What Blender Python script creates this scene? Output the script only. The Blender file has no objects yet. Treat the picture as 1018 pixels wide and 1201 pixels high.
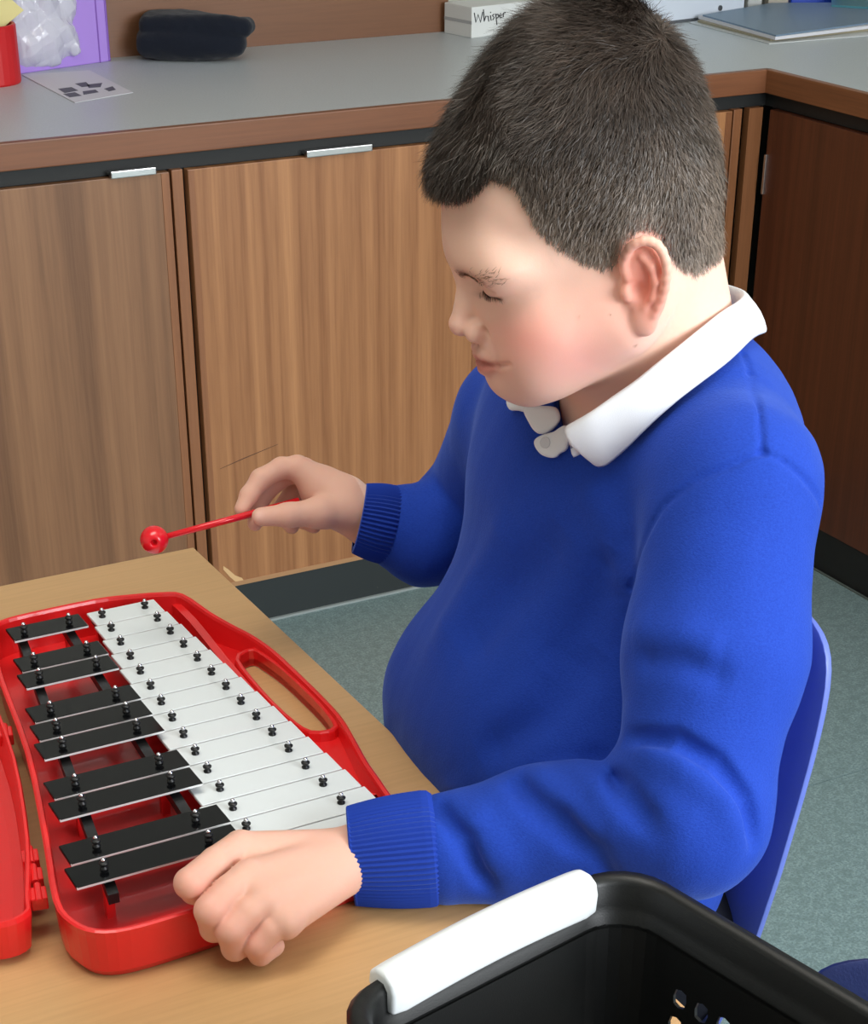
import bpy, bmesh, math, random
import numpy as np
from mathutils import Vector, Matrix
try:
    import openvdb as vdb
except ImportError:
    import pyopenvdb as vdb
random.seed(7); rng = np.random.default_rng(7)
S = bpy.context.scene
COL = S.collection

# ------------------------------------------------------------------ camera
YAW, PITCH, ROLL = (math.radians(a) for a in (28.571, 30.417, -0.2117))
FPX, PCX, PCY, HC = 2119.3, 509.0, 908.6, 1.45
_cy, _sy, _cp, _sp = math.cos(YAW), math.sin(YAW), math.cos(PITCH), math.sin(PITCH)
_f = np.array([_sy*_cp, _cy*_cp, -_sp]); _r = np.array([_cy, -_sy, 0.0]); _d = np.cross(_f, _r)
_cr, _sr = math.cos(ROLL), math.sin(ROLL)
RC = np.array([_cr*_r + _sr*_d, -_sr*_r + _cr*_d, _f])
CAM = np.array([0, 0, HC])
cam_data = bpy.data.cameras.new('camera'); cam = bpy.data.objects.new('camera', cam_data); COL.objects.link(cam)
m = Matrix.Identity(4)
for i in range(3):
    m[i][0] = RC[0][i]; m[i][1] = -RC[1][i]; m[i][2] = -RC[2][i]
m.translation = Vector(CAM); cam.matrix_world = m
cam_data.sensor_fit = 'HORIZONTAL'; cam_data.sensor_width = 36
cam_data.lens = FPX/1018*36
cam_data.shift_x = -(PCX-509)/1018; cam_data.shift_y = (PCY-600.5)/1018
cam_data.clip_start = .05
S.camera = cam

def ray(x, y): return RC.T @ np.array([(x-PCX)/FPX, (y-PCY)/FPX, 1.0])
def Q(px, py, z=None, d=None, x=None, y=None):
    """a world point seen near (px,py) of the photograph, at a known height, depth or plane"""
    v = ray(px, py)
    if d is not None: return CAM + v*d
    if z is not None: return CAM + v*(z-HC)/v[2]
    if x is not None: return CAM + v*(x/v[0])
    return CAM + v*(y/v[1])
def proj(p):
    q = RC @ (np.asarray(p)-CAM); return PCX+FPX*q[0]/q[2], PCY+FPX*q[1]/q[2], q[2]

# ------------------------------------------------------------------ light, world, exposure
S.view_settings.view_transform = 'Standard'; S.view_settings.look = 'None'
S.view_settings.gamma = 1; S.view_settings.use_curve_mapping = False
S.view_settings.exposure = 0.0
w = bpy.data.worlds.new('world'); S.world = w; w.use_nodes = True
bg = w.node_tree.nodes['Background']; bg.inputs[0].default_value = (.80, .88, 1, 1); bg.inputs[1].default_value = 1.2
def area(name, loc, target, sx, sy, power, color):
    l = bpy.data.lights.new(name, 'AREA'); l.shape = 'RECTANGLE'; l.size = sx; l.size_y = sy
    l.energy = power; l.color = color
    o = bpy.data.objects.new(name, l); COL.objects.link(o); o.location = loc
    o.rotation_euler = (Vector(target)-Vector(loc)).to_track_quat('-Z', 'Y').to_euler(); return o
# daylight entering through the window wall behind and to the right of the camera
area('window_light', (1.95, -1.40, 1.70), (1.2, 1.6, .8), 2.0, 1.3, 118, (.93, .97, 1.0))
area('ceiling_fill', (.2, 1.0, 2.52), (.2, 1.0, 0), 1.2, .6, 18, (1.0, .95, .86))  # added warm fill standing in for bounce off the ceiling, not a fitting

# ------------------------------------------------------------------ materials
def mat(name, base=(.5,.5,.5), rough=.5, spec=.5, metal=0, coat=0, sss=0):
    M = bpy.data.materials.new(name); M.use_nodes = True
    b = M.node_tree.nodes['Principled BSDF']
    b.inputs['Base Color'].default_value = (*base, 1); b.inputs['Roughness'].default_value = rough
    b.inputs['Specular IOR Level'].default_value = spec; b.inputs['Metallic'].default_value = metal
    b.inputs['Coat Weight'].default_value = coat
    if sss:
        b.inputs['Subsurface Weight'].default_value = sss; b.inputs['Subsurface Radius'].default_value = (1, .35, .2)
        b.inputs['Subsurface Scale'].default_value = .006
    return M
class NT:
    def __init__(s, M): s.t = M.node_tree; s.b = s.t.nodes['Principled BSDF']
    def n(s, typ, **kw):
        nd = s.t.nodes.new(typ)
        for k, v in kw.items():
            if k.startswith('i_'):
                nd.inputs[k[2:].replace('_', ' ')].default_value = v
            else: setattr(nd, k, v)
        return nd
    def l(s, a, b): s.t.links.new(a, b)
    def coords(s, scale=(1,1,1), rot=(0,0,0), kind='Object'):
        tc = s.n('ShaderNodeTexCoord'); mp = s.n('ShaderNodeMapping')
        mp.inputs['Scale'].default_value = scale; mp.inputs['Rotation'].default_value = rot
        s.l(tc.outputs[kind], mp.inputs[0]); return mp.outputs[0]
    def noise(s, vec, scale, detail=3, rough=.55):
        nd = s.n('ShaderNodeTexNoise'); nd.inputs['Scale'].default_value = scale; nd.inputs['Detail'].default_value = detail
        nd.inputs['Roughness'].default_value = rough; s.l(vec, nd.inputs['Vector']); return nd.outputs['Fac']
    def ramp(s, fac, stops):
        r = s.n('ShaderNodeValToRGB'); e = r.color_ramp.elements
        while len(e) < len(stops): e.new(.5)
        for q, (p, c) in zip(e, stops): q.position = p; q.color = (*c, 1)
        s.l(fac, r.inputs[0]); return r.outputs[0]
    def mix(s, a, b, fac, mode='MIX'):
        mx = s.n('ShaderNodeMix'); mx.data_type = 'RGBA'; mx.blend_type = mode
        if hasattr(fac, 'links'): s.l(fac, mx.inputs[0])
        else: mx.inputs[0].default_value = fac
        for k, v in ((6, a), (7, b)):
            if hasattr(v, 'links'): s.l(v, mx.inputs[k])
            else: mx.inputs[k].default_value = (*v, 1)
        return mx.outputs[2]
    def color(s, c): s.l(c, s.b.inputs['Base Color'])
    def bump(s, h, strength=.2, dist=.002):
        bp = s.n('ShaderNodeBump'); bp.inputs['Strength'].default_value = strength; bp.inputs['Distance'].default_value = dist
        s.l(h, bp.inputs['Height']); s.l(bp.outputs[0], s.b.inputs['Normal'])

def lin(*c): return tuple((x/255/12.92 if x/255 <= .04045 else ((x/255+.055)/1.055)**2.4) for x in c)

def wood(name, dark, light, stripe=22, rough=.42, axis=2, along='z', contrast=1.0, coat=0):
    """ribbon striped veneer, grain running along one axis"""
    M = mat(name, rough=rough, coat=coat); t = NT(M)
    if along == 'z': sc = (stripe, stripe, .35); fs = (230, 230, 7)
    elif along == 'x': sc = (.6, stripe, stripe); fs = (9, 240, 240)
    else: sc = (stripe, .6, stripe); fs = (240, 9, 240)
    a = t.noise(t.coords(sc), 1.0, 2, .5); b = t.noise(t.coords(fs), 1.0, 3, .6)
    c1 = t.ramp(a, [(.5-.16/contrast, dark), (.5+.16/contrast, light)])
    c2 = t.ramp(b, [(.35, tuple(.78*x for x in dark)), (.60, light)])
    t.color(t.mix(c1, c2, .22)); t.bump(b, .05, .001)
    return M
M_door = wood('sapele_veneer', lin(138,88,52), lin(182,128,84), 42)
M_doorL = wood('sapele_veneer_greyish', lin(112,76,50), lin(148,106,74), 30)
M_doorR = wood('sapele_veneer_shaded', lin(78,40,22), lin(102,54,32), 40)  # right run turned from the light: its shade is mixed into the veneer colour
M_lip = wood('wood_lipping', lin(128,80,48), lin(152,100,64), 20, along='z')
M_edge = wood('worktop_edge_wood', lin(112,68,42), lin(134,84,54), 14, along='x')
M_edgeR = wood('worktop_edge_wood_side', lin(112,68,40), lin(148,94,58), 30, along='y')
M_splash = wood('back_board_wood', lin(112,72,46), lin(126,84,56), 14, along='x')
M_table = wood('beech_laminate', lin(200,158,108), lin(210,168,118), 10, rough=.36, along='x', contrast=.5)
M_tedge = wood('table_edge', lin(190,150,100), lin(205,165,112), 16, along='y')
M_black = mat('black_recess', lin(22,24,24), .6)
M_kick = mat('kick_board', lin(40,46,46), .5); t = NT(M_kick)
t.color(t.mix(lin(38,44,45), lin(90,92,88), t.ramp(t.noise(t.coords(), 90, 4, .6), [(.70,(0,0,0)), (.78,(1,1,1))])))
M_seal = mat('sealant', lin(150,158,158), .5)
M_alu = mat('brushed_aluminium', lin(215,215,215), .28, metal=1)
M_chrome = mat('chrome_pin', lin(230,230,235), .12, metal=1)
M_lam = mat('grey_laminate', rough=.38, spec=.45); t = NT(M_lam)
t.color(t.mix(t.ramp(t.noise(t.coords(), 300, 2), [(.4, lin(182,190,194)), (.6, lin(196,203,206))]), lin(188,195,199), t.noise(t.coords(), 6, 2)))
M_floor = mat('speckled_vinyl', rough=.42); t = NT(M_floor)
sp = t.ramp(t.noise(t.coords(), 260, 3, .7), [(.36, lin(98,120,124)), (.52, lin(130,154,156)), (.68, lin(154,174,174))])
t.color(t.mix(sp, lin(104,126,126), t.ramp(t.noise(t.coords(), 60, 3, .7), [(.44,(0,0,0)), (.6,(.6,.6,.6))])))
M_wall = mat('painted_wall', lin(200,198,190), .8)
M_ceil = mat('painted_ceiling', lin(235,232,224), .85)
M_red = mat('red_plastic', lin(228,34,36), .30, coat=.2); t = NT(M_red); t.bump(t.noise(t.coords(), 700, 2), .05, .0006)
M_redL = mat('red_mallet_plastic', lin(224,22,36), .22, coat=.3)
M_wbar = mat('white_enamel', lin(226,232,234), .28, coat=.3)
M_bbar = mat('black_enamel', lin(9,10,12), .16, spec=.25, coat=.0)
M_cut = mat('bare_metal_edge', lin(236,236,236), .35, metal=.35)
M_rub = mat('black_rubber', lin(16,16,17), .45)
M_bask = mat('black_basket_plastic', lin(15,16,16), .42, spec=.4); t = NT(M_bask); t.bump(t.noise(t.coords(), 900, 2), .12, .0006)
M_grip = mat('white_grip_plastic', lin(232,236,238), .3)
M_chair = mat('blue_polyprop', lin(98,116,200), .42); t = NT(M_chair); t.bump(t.noise(t.coords(), 800, 3), .35, .0008)
M_chair2 = mat('navy_polyprop', lin(34,46,96), .5); t = NT(M_chair2); t.bump(t.noise(t.coords(), 500, 3), .5, .001)
M_steel = mat('grey_tube_steel', lin(120,122,124), .35, metal=.8)
M_knit = mat('royal_blue_knit', lin(24,62,186), .85, spec=.2); t = NT(M_knit)
t.b.inputs['Sheen Weight'].default_value = .35; t.b.inputs['Sheen Tint'].default_value = (.25,.4,1,1); t.b.inputs['Sheen Roughness'].default_value = .4
kn = t.noise(t.coords((500, 500, 900)), 1, 2, .6)
t.color(t.mix(lin(22,53,150), lin(36,75,184), kn)); t.bump(kn, .35, .0012)
M_cuff = mat('royal_blue_rib', lin(28,60,160), .85, spec=.2); t = NT(M_cuff)
t.b.inputs['Sheen Weight'].default_value = .3; t.b.inputs['Sheen Tint'].default_value = (.25,.4,1,1)
M_polo = mat('white_polo_cotton', lin(240,242,246), .85, spec=.2); t = NT(M_polo)
t.b.inputs['Sheen Weight'].default_value = .2; t.bump(t.noise(t.coords(), 1400, 2), .25, .0006)
M_trou = mat('charcoal_trousers', lin(24,26,36), .9, spec=.2)
M_shoe = mat('black_leather', lin(14,14,15), .3)
M_skin = mat('skin', rough=.55, spec=.3, sss=.28); t = NT(M_skin)
at = t.n('ShaderNodeAttribute', attribute_name='tone'); t.color(at.outputs['Color'])
nz = t.noise(t.coords(), 900, 3, .6); t.bump(nz, .10, .0006)
M_hair = mat('brown_hair', rough=.42, spec=.45); t = NT(M_hair)
at = t.n('ShaderNodeAttribute', attribute_name='tone'); t.color(at.outputs['Color'])
M_scalp = mat('scalp', rough=.85, spec=.1); t = NT(M_scalp)
at = t.n('ShaderNodeAttribute', attribute_name='tone'); t.color(at.outputs['Color'])
M_lash = mat('dark_lash', lin(48,34,28), .6)
M_brow = mat('brow_hair', lin(140,106,84), .6)

# ------------------------------------------------------------------ object helpers
def props(o, label=None, cat=None, group=None, kind=None):
    if label: o['label'] = label
    if cat: o['category'] = cat
    if group: o['group'] = group
    if kind: o['kind'] = kind
    return o
def link(name, data, parent=None):
    o = bpy.data.objects.new(name, data); COL.objects.link(o)
    if parent is not None: o.parent = parent
    return o
def empty(name, loc=(0,0,0), rotz=0):
    o = link(name, None); o.location = loc; o.rotation_euler = (0,0,rotz); o.empty_display_size = .05; return o
def bm_obj(name, bm, m, parent=None, smooth=False, loc=None):
    me = bpy.data.meshes.new(name); bmesh.ops.recalc_face_normals(bm, faces=bm.faces[:])
    bm.to_mesh(me); bm.free(); me.materials.append(m)
    if smooth: me.polygons.foreach_set('use_smooth', [True]*len(me.polygons))
    o = link(name, me, parent)
    if loc is not None: o.location = loc
    return o
def keepworld(o, parent):
    """parent an object built in world coordinates under an empty that has its own position"""
    o.parent = parent
    o.matrix_parent_inverse = (Matrix.Translation(parent.location) @ parent.rotation_euler.to_matrix().to_4x4()).inverted()
    return o
def box(bm, c, s, rz=0, bevel=0, rot=None):
    R = rot if rot is not None else Matrix.Rotation(rz, 4, 'Z')
    r = bmesh.ops.create_cube(bm, size=1, matrix=Matrix.Translation(Vector(c)) @ R @ Matrix.Diagonal((*s, 1)))
    if bevel:
        es = {e for v in r['verts'] for e in v.link_edges}
        bmesh.ops.bevel(bm, geom=list(es), offset=bevel, segments=2, affect='EDGES', profile=.6)
    return bm
def nbox(name, lo, hi, m, parent=None, bevel=.0015, kind=None):
    bm = bmesh.new(); lo, hi = Vector(lo), Vector(hi); box(bm, (lo+hi)/2, hi-lo, bevel=bevel)
    o = bm_obj(name, bm, m, None)
    if parent is not None: keepworld(o, parent)
    if kind: o['kind'] = kind
    return o
def cyl(bm, a, b, ra, rb=None, n=16, caps=True):
    a, b = Vector(a), Vector(b); rb = ra if rb is None else rb; d = b-a
    bmesh.ops.create_cone(bm, cap_ends=caps, segments=n, radius1=ra, radius2=rb, depth=d.length,
        matrix=Matrix.Translation((a+b)/2) @ d.to_track_quat('Z','Y').to_matrix().to_4x4())
def tube(bm, pts, r, n=8, closed=False, caps=True):
    pts = [Vector(p) for p in pts]; N = len(pts); rings = []
    rs = r if hasattr(r, '__len__') else [r]*N
    up = Vector((0,0,1))
    for i, p in enumerate(pts):
        tn = (pts[(i+1) % N] if (closed or i < N-1) else p) - (pts[i-1] if (closed or i > 0) else p)
        tn.normalize(); 
        if abs(tn.dot(up)) > .97: up = Vector((1,0,0))
        s = tn.cross(up).normalized(); u = s.cross(tn).normalized(); up = u
        rings.append([bm.verts.new(p + rs[i]*(math.cos(2*math.pi*k/n)*s + math.sin(2*math.pi*k/n)*u)) for k in range(n)])
    for i in range(N if closed else N-1):
        A, B = rings[i], rings[(i+1) % N]
        for k in range(n): bm.faces.new((A[k], A[(k+1) % n], B[(k+1) % n], B[k]))
    if caps and not closed:
        bm.faces.new(rings[0][::-1]); bm.faces.new(rings[-1])
def smooth_curve(pts, k=6, closed=False):
    P = [Vector(p) for p in pts]; n = len(P); out = []
    for i in range(n if closed else n-1):
        p0 = P[(i-1) % n] if (closed or i > 0) else P[0]; p1 = P[i]; p2 = P[(i+1) % n]
        p3 = P[(i+2) % n] if (closed or i < n-2) else P[-1]
        for j in range(k):
            t = j/k
            out.append(.5*((2*p1) + (-p0+p2)*t + (2*p0-5*p1+4*p2-p3)*t*t + (-p0+3*p1-3*p2+p3)*t**3))
    if not closed: out.append(P[-1])
    return out
def loft(bm, rings, close_u=True, caps=(False, False)):
    V = [[bm.verts.new(p) for p in r] for r in rings]
    n = len(V[0])
    for a, b in zip(V, V[1:]):
        for k in range(n if close_u else n-1): bm.faces.new((a[k], a[(k+1) % n], b[(k+1) % n], b[k]))
    if caps[0]: bm.faces.new(V[0][::-1])
    if caps[1]: bm.faces.new(V[-1])
    return V
def area_of(P): return sum(P[i][0]*P[(i+1) % len(P)][1]-P[(i+1) % len(P)][0]*P[i][1] for i in range(len(P)))/2
def inset(P, d):
    """2-D polygon moved inwards by d"""
    P = [Vector(p[:2]) for p in P]; s = 1 if area_of(P) > 0 else -1; out = []; n = len(P)
    for i in range(n):
        a = (P[i]-P[i-1]).normalized(); b = (P[(i+1) % n]-P[i]).normalized()
        na = Vector((-a.y, a.x))*s; nb = Vector((-b.y, b.x))*s; h = (na+nb)
        h = h/max(h.length_squared/2, .6); out.append(P[i]+h*d)
    return out
def lift(P, z): return [Vector((p[0], p[1], z)) for p in P]
def plate(bm, outer, holes, z0, z1):
    """flat sheet with holes"""
    for z, flip in ((z0, True), (z1, False)):
        edges = []
        for lp in [outer]+holes:
            vs = [bm.verts.new((p[0], p[1], z)) for p in lp]
            edges += [bm.edges.new((vs[i], vs[(i+1) % len(vs)])) for i in range(len(vs))]
        bmesh.ops.triangle_fill(bm, edges=edges, use_beauty=True)
    for lp in [outer]+holes: loft(bm, [lift(lp, z0), lift(lp, z1)])
    bmesh.ops.remove_doubles(bm, verts=bm.verts[:], dist=1e-6)

# ------------------------------------------------------------------ implicit surfaces (bodies, cloth, soft things)
def V3(p): return np.array(p, float)
class Sdf:
    """smooth union of round cones and ellipsoids, turned into one continuous mesh"""
    def __init__(s): s.p = []; s.disp = None
    def cone(s, a, b, ra, rb=None, k=.01, sub=False):
        a, b = V3(a), V3(b); rb = ra if rb is None else rb
        s.p.append(('c', sub, k, (a, b, ra, rb), (a+b)/2, np.linalg.norm(b-a)/2+max(ra, rb))); return s
    def chain(s, pts, rs, k=.01, sub=False):
        for i in range(len(pts)-1): s.cone(pts[i], pts[i+1], rs[i], rs[i+1], k, sub)
        return s
    def ell(s, c, r, R=None, k=.01, sub=False):
        c, r = V3(c), V3(r) if hasattr(r, '__len__') else V3((r, r, r))
        s.p.append(('e', sub, k, (c, r, np.eye(3) if R is None else R), c, r.max())); return s
    def fn(s, f, c, rad, k=.01, sub=False): s.p.append(('f', sub, k, f, V3(c), rad)); return s
    def ev(s, P, cull=True):
        d = np.full(len(P), 10.0)
        if cull: lo, hi = P.min(0), P.max(0)
        for kind, sub, k, prm, bc, br in s.p:
            if cull:
                gap = np.linalg.norm(np.maximum(0, np.maximum(lo-bc, bc-hi)))-br
                if gap > k+.03: continue
            if kind == 'c':
                a, b, ra, rb = prm; ab = b-a; L = ab@ab
                t = np.clip((P-a)@ab/max(L, 1e-12), 0, 1)
                q = np.linalg.norm(P-a-t[:, None]*ab, axis=1)-(ra+(rb-ra)*t)
            elif kind == 'e':
                c, r, R = prm; x = (P-c)@R; k0 = np.linalg.norm(x/r, axis=1); k1 = np.linalg.norm(x/(r*r), axis=1)
                q = np.where(k1 > 1e-9, k0*(k0-1)/np.maximum(k1, 1e-9), -r.min())
            else: q = prm(P)
            if sub: q = -q; h = np.clip(.5-.5*(q-d)/k, 0, 1) if False else None; m_ = np.maximum(k-np.abs(d-q), 0)/k; d = np.maximum(d, q)+m_*m_*k*.25
            else: m_ = np.maximum(k-np.abs(d-q), 0)/k; d = np.minimum(d, q)-m_*m_*k*.25
        if s.disp is not None: d = d+s.disp(P)
        return d
    def hit(s, px, py, t0=.7, t1=2.4):
        v = ray(px, py); t = np.arange(t0, t1, .002); d = s.ev(CAM+v*t[:, None], False); i = np.argmax(d < 0)
        return CAM+v*t[i] if d[i] < 0 else None
def mesh_sdf(name, s, lo, hi, h, material, parent=None, steps=2, margin=.02):
    B = 8; bs = B*h; lo, hi = V3(lo), V3(hi)
    n = np.ceil((hi-lo)/bs).astype(int)
    I = np.stack(np.meshgrid(*[np.arange(k) for k in n], indexing='ij'), -1).reshape(-1, 3)
    C_ = lo+(I+.5)*bs; d = np.concatenate([s.ev(C_[i:i+200000], False) for i in range(0, len(C_), 200000)])
    lim = bs*.87*1.25+margin*.25
    near = np.abs(d) < lim
    g = vdb.FloatGrid(background=h*6); 
    for ijk in I[(d <= -lim)]:
        a = ijk*B; g.fill(tuple(int(x) for x in a), tuple(int(x)+B-1 for x in a), -h*6, False)
    NI = I[near]; off = np.stack(np.meshgrid(*[np.arange(B)]*3, indexing='ij'), -1).reshape(-1, 3)
    key = NI//5; order = np.lexsort((key[:, 2], key[:, 1], key[:, 0])); NI = NI[order]; key = key[order]
    cut = np.flatnonzero(np.any(np.diff(key, axis=0) != 0, axis=1))+1
    for grp in np.split(NI, cut):
        if not len(grp): continue
        idx = (grp[:, None, :]*B+off[None]); P = lo+idx.reshape(-1, 3)*h
        val = np.clip(s.ev(P), -h*6, h*6).reshape(len(grp), B, B, B)
        for q, v in zip(grp, val): g.copyFromArray(np.ascontiguousarray(v, dtype=np.float32), ijk=tuple(int(x)*B for x in q))
    pts, quads = g.convertToQuads(isovalue=0)
    pts = lo+pts.astype(np.float64)*h
    key = np.floor((pts-lo)/(bs*5)).astype(int); order = np.lexsort((key[:, 2], key[:, 1], key[:, 0])); ks = key[order]
    cut = np.flatnonzero(np.any(np.diff(ks, axis=0) != 0, axis=1))+1; groups = np.split(order, cut)
    e = h*.35; nrm = np.zeros_like(pts)
    for grp in groups:                                          # settle the vertices on the true surface
        p = pts[grp]
        for _ in range(steps):
            f0 = s.ev(p); G = np.stack([s.ev(p+np.eye(3)[k]*e)-f0 for k in range(3)], 1)/e
            gl_ = np.maximum((G*G).sum(1), .25); p = p-np.clip(f0/gl_, -h*.5, h*.5)[:, None]*G
        pts[grp] = p
    me = bpy.data.meshes.new(name); nv, nf = len(pts), len(quads)
    me.vertices.add(nv); me.vertices.foreach_set('co', pts.astype(np.float32).ravel())
    me.loops.add(nf*4); me.loops.foreach_set('vertex_index', quads[:, ::-1].astype(np.int32).ravel())
    me.polygons.add(nf); me.polygons.foreach_set('loop_start', np.arange(nf, dtype=np.int32)*4)
    me.polygons.foreach_set('loop_total', np.full(nf, 4, np.int32))
    me.polygons.foreach_set('use_smooth', np.ones(nf, bool)); me.update(calc_edges=True); me.validate()
    # normals outwards
    p0 = me.polygons[0]; c0 = np.array(p0.center); 
    if s.ev((c0+np.array(p0.normal)*h)[None])[0] < 0: me.flip_normals()
    me.materials.append(material)
    o = link(name, me, parent); return o, pts
def rotm(axis, deg):
    return np.array(Matrix.Rotation(math.radians(deg), 3, axis))
def fbm(P, sc, seed=0):
    """cheap smooth pseudo noise"""
    r = np.random.default_rng(seed); out = 0
    for o in range(3):
        D = r.normal(size=(5, 3)); D /= np.linalg.norm(D, axis=1)[:, None]; ph = r.uniform(0, 6.28, 5)
        out = out+np.sin(P@(D.T*sc*1.9**o)+ph).mean(1)*.6**o
    return out
# ------------------------------------------------------------------ room shell
W = 2.807; RX = 2.222                        # door faces of the back run and of the right run
X0, X1, Y0, Y1, ZC = -1.6, 2.90, -1.5, 3.50, 2.6
def struct(name, lo, hi, m, parent=None): 
    o = nbox(name, lo, hi, m, parent, bevel=0); o['kind'] = 'structure'; return o
floor = struct('floor', (X0, Y0, -.06), (X1, Y1, -.003), mat('floor_joint', lin(70,84,84), .7))
SY = Q(975, 914, z=0)[1]
for a, b in ((Y0, SY-2.0), (SY-2.0, SY), (SY, Y1)):
    o = nbox('vinyl_sheet', (X0, a+.0012, -.004), (X1, b-.0012, 0), M_floor, floor, bevel=0)
struct('wall_back', (X0, Y1, 0), (X1, Y1+.1, ZC), M_wall)
struct('wall_right', (X1, Y0, 0), (X1+.1, Y1, ZC), M_wall)
struct('wall_left', (X0-.1, Y0, 0), (X0, Y1, ZC), M_wall)
struct('ceiling', (X0, Y0, ZC), (X1, Y1, ZC+.1), M_ceil)
bm = bmesh.new()
for lo, hi in (((X0, Y0-.1, 0), (.2, Y0, ZC)), ((2.8, Y0-.1, 0), (X1, Y0, ZC)), ((.2, Y0-.1, 0), (2.8, Y0, .95)), ((.2, Y0-.1, 2.35), (2.8, Y0, ZC))):
    lo, hi = Vector(lo), Vector(hi); box(bm, (lo+hi)/2, hi-lo)
bm_obj('wall_front', bm, M_wall)['kind'] = 'structure'
wf = empty('window_1', (1.5, Y0-.05, .95)); wf['kind'] = 'structure'
M_wfr = mat('white_window_frame', lin(225,225,222), .4)
for k in range(4):
    x = .2+k*2.6/3; nbox('window_frame', (max(.2, x-.025), Y0-.08, .95), (min(2.8, x+.025), Y0-.03, 2.35), M_wfr, wf)
nbox('window_frame', (.2, Y0-.08, .95), (2.8, Y0-.03, 1.0), M_wfr, wf); nbox('window_frame', (.2, Y0-.08, 2.3), (2.8, Y0-.03, 2.35), M_wfr, wf)

# ------------------------------------------------------------------ fitted units
TZ = .887                                                       # worktop height
c = empty('worktop', (1.5, W, TZ-.04)); props(c, 'grey laminate worktop with wooden front edge turning the corner of the room', 'worktop')
yb = 3.472; xr0 = RX+.0
bm = bmesh.new(); plate(bm, [(X0+.01, W+.012), (RX+.012, W+.012), (RX+.012, .3), (X1-.005, .3), (X1-.005, yb+.012), (X0+.01, yb+.012)], [], TZ-.038, TZ)
keepworld(bm_obj('laminate_top', bm, M_lam), c)
nbox('front_edge', (X0+.01, W-.004, TZ-.040), (RX+.008, W+.012, TZ+.001), M_edge, c, .002)
o = nbox('side_edge', (RX-.004, .3, TZ-.040), (RX+.012, W+.006, TZ+.001), M_edgeR, c, .002)
bb = nbox('back_board', (X0+.01, yb+.013, TZ-.04), (1.925, Y1-.001, TZ+.55), M_splash, None, .002)
props(bb, 'brown wooden board on the wall behind the back worktop', 'board')

def handle_bar(parent, x0, x1, z, y=None):
    bm = bmesh.new(); box(bm, ((x0+x1)/2, W-.004, z), (x1-x0, .012, .011), bevel=.0015)
    box(bm, ((x0+x1)/2, W+.004, z-.0), (x1-x0, .02, .003))
    keepworld(bm_obj('handle', bm, M_alu), parent)
DZ0, DZ1 = .084, .822
def unit(x0, x1, md, hx, label, edges=True):
    u = empty('base_cabinet', ((x0+x1)/2, W, 0)); props(u, label, 'cabinet', 'wooden cabinets along the back wall')
    nbox('carcass', (x0, W+.020, .084), (x1, yb-.01, TZ-.041), M_black, u, 0)
    nbox('stile', (x1-.024, W+.000, DZ0), (x1-.005, W+.02, DZ1), M_lip, u, .0012)
    d = nbox('door', (x0+.003, W, DZ0), (x1-.028, W+.018, DZ1-.002), md, u, .0012)
    keepworld_child(nbox('door_lipping', (x0+.0035, W-.0012, DZ0+.001), (x0+.0145, W+.001, DZ1-.003), M_lip, None, .0005), d, u)
    keepworld_child(nbox('door_lipping', (x1-.042, W-.0012, DZ0+.001), (x1-.0285, W+.001, DZ1-.003), M_lip, None, .0005), d, u)
    keepworld_child(nbox('door_lipping', (x0+.0035, W-.0012, DZ0+.0005), (x1-.0285, W+.001, DZ0+.009), mat('pale_lipping', lin(176,132,92), .5), None, .0005), d, u)
    if hx: handle_bar(u, hx[0], hx[1], DZ1+.004)
    return u, d
def keepworld_child(o, parent, top):
    o.parent = parent
    o.matrix_parent_inverse = (Matrix.Translation(top.location)).inverted()
    return o
# (a part's own matrix is identity in world terms, so the same inverse serves its sub-parts)
def keepworld_child(o, parent, top): o.parent = parent; return o
GX1 = 1.0725
u1, d1 = unit(.455, GX1, M_doorL, (Q(128,207,y=W)[0], Q(181,201,y=W)[0]), 'greyish brown base cabinet at the left behind the table, plain door')
unit(-.165, .452, M_doorL, (.1, .22), 'base cabinet on the back wall further left than the frame')
u2, d2 = unit(GX1, 1.645, M_door, (Q(357,178,y=W)[0], Q(434,170,y=W)[0]), 'striped wooden base cabinet with aluminium handle, behind the mallet and face')
u3, d3 = unit(1.645, 2.178, M_door, None, 'wooden base cabinet in the corner, seen right of the head')
# chipped veneer and a scratch on the middle door
bm = bmesh.new(); pts = [Q(x, y, y=W-.0006) for x, y in [(262,664),(268,668),(276,675),(284,678),(286,681),(276,682),(270,677),(262,668)]]
vs = [bm.verts.new(p) for p in pts]; f = bm.faces.new(vs); r = bmesh.ops.extrude_face_region(bm, geom=[f])
bmesh.ops.translate(bm, verts=[v for v in r['geom'] if isinstance(v, bmesh.types.BMVert)], vec=(0, .001, 0))
keepworld_child(bm_obj('chipped_spot', bm, mat('bare_wood', lin(220,180,130), .7)), d2, u2)['label'] = 'pale chipped bare wood at the door foot'
bm = bmesh.new(); tube(bm, [Q(258,550,y=W), Q(285,538,y=W), Q(326,521,y=W)], [.0004, .0009, .0004], 5)
keepworld_child(bm_obj('scratch', bm, mat('scratch_dark', lin(84,50,30), .6)), d2, u2)
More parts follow.
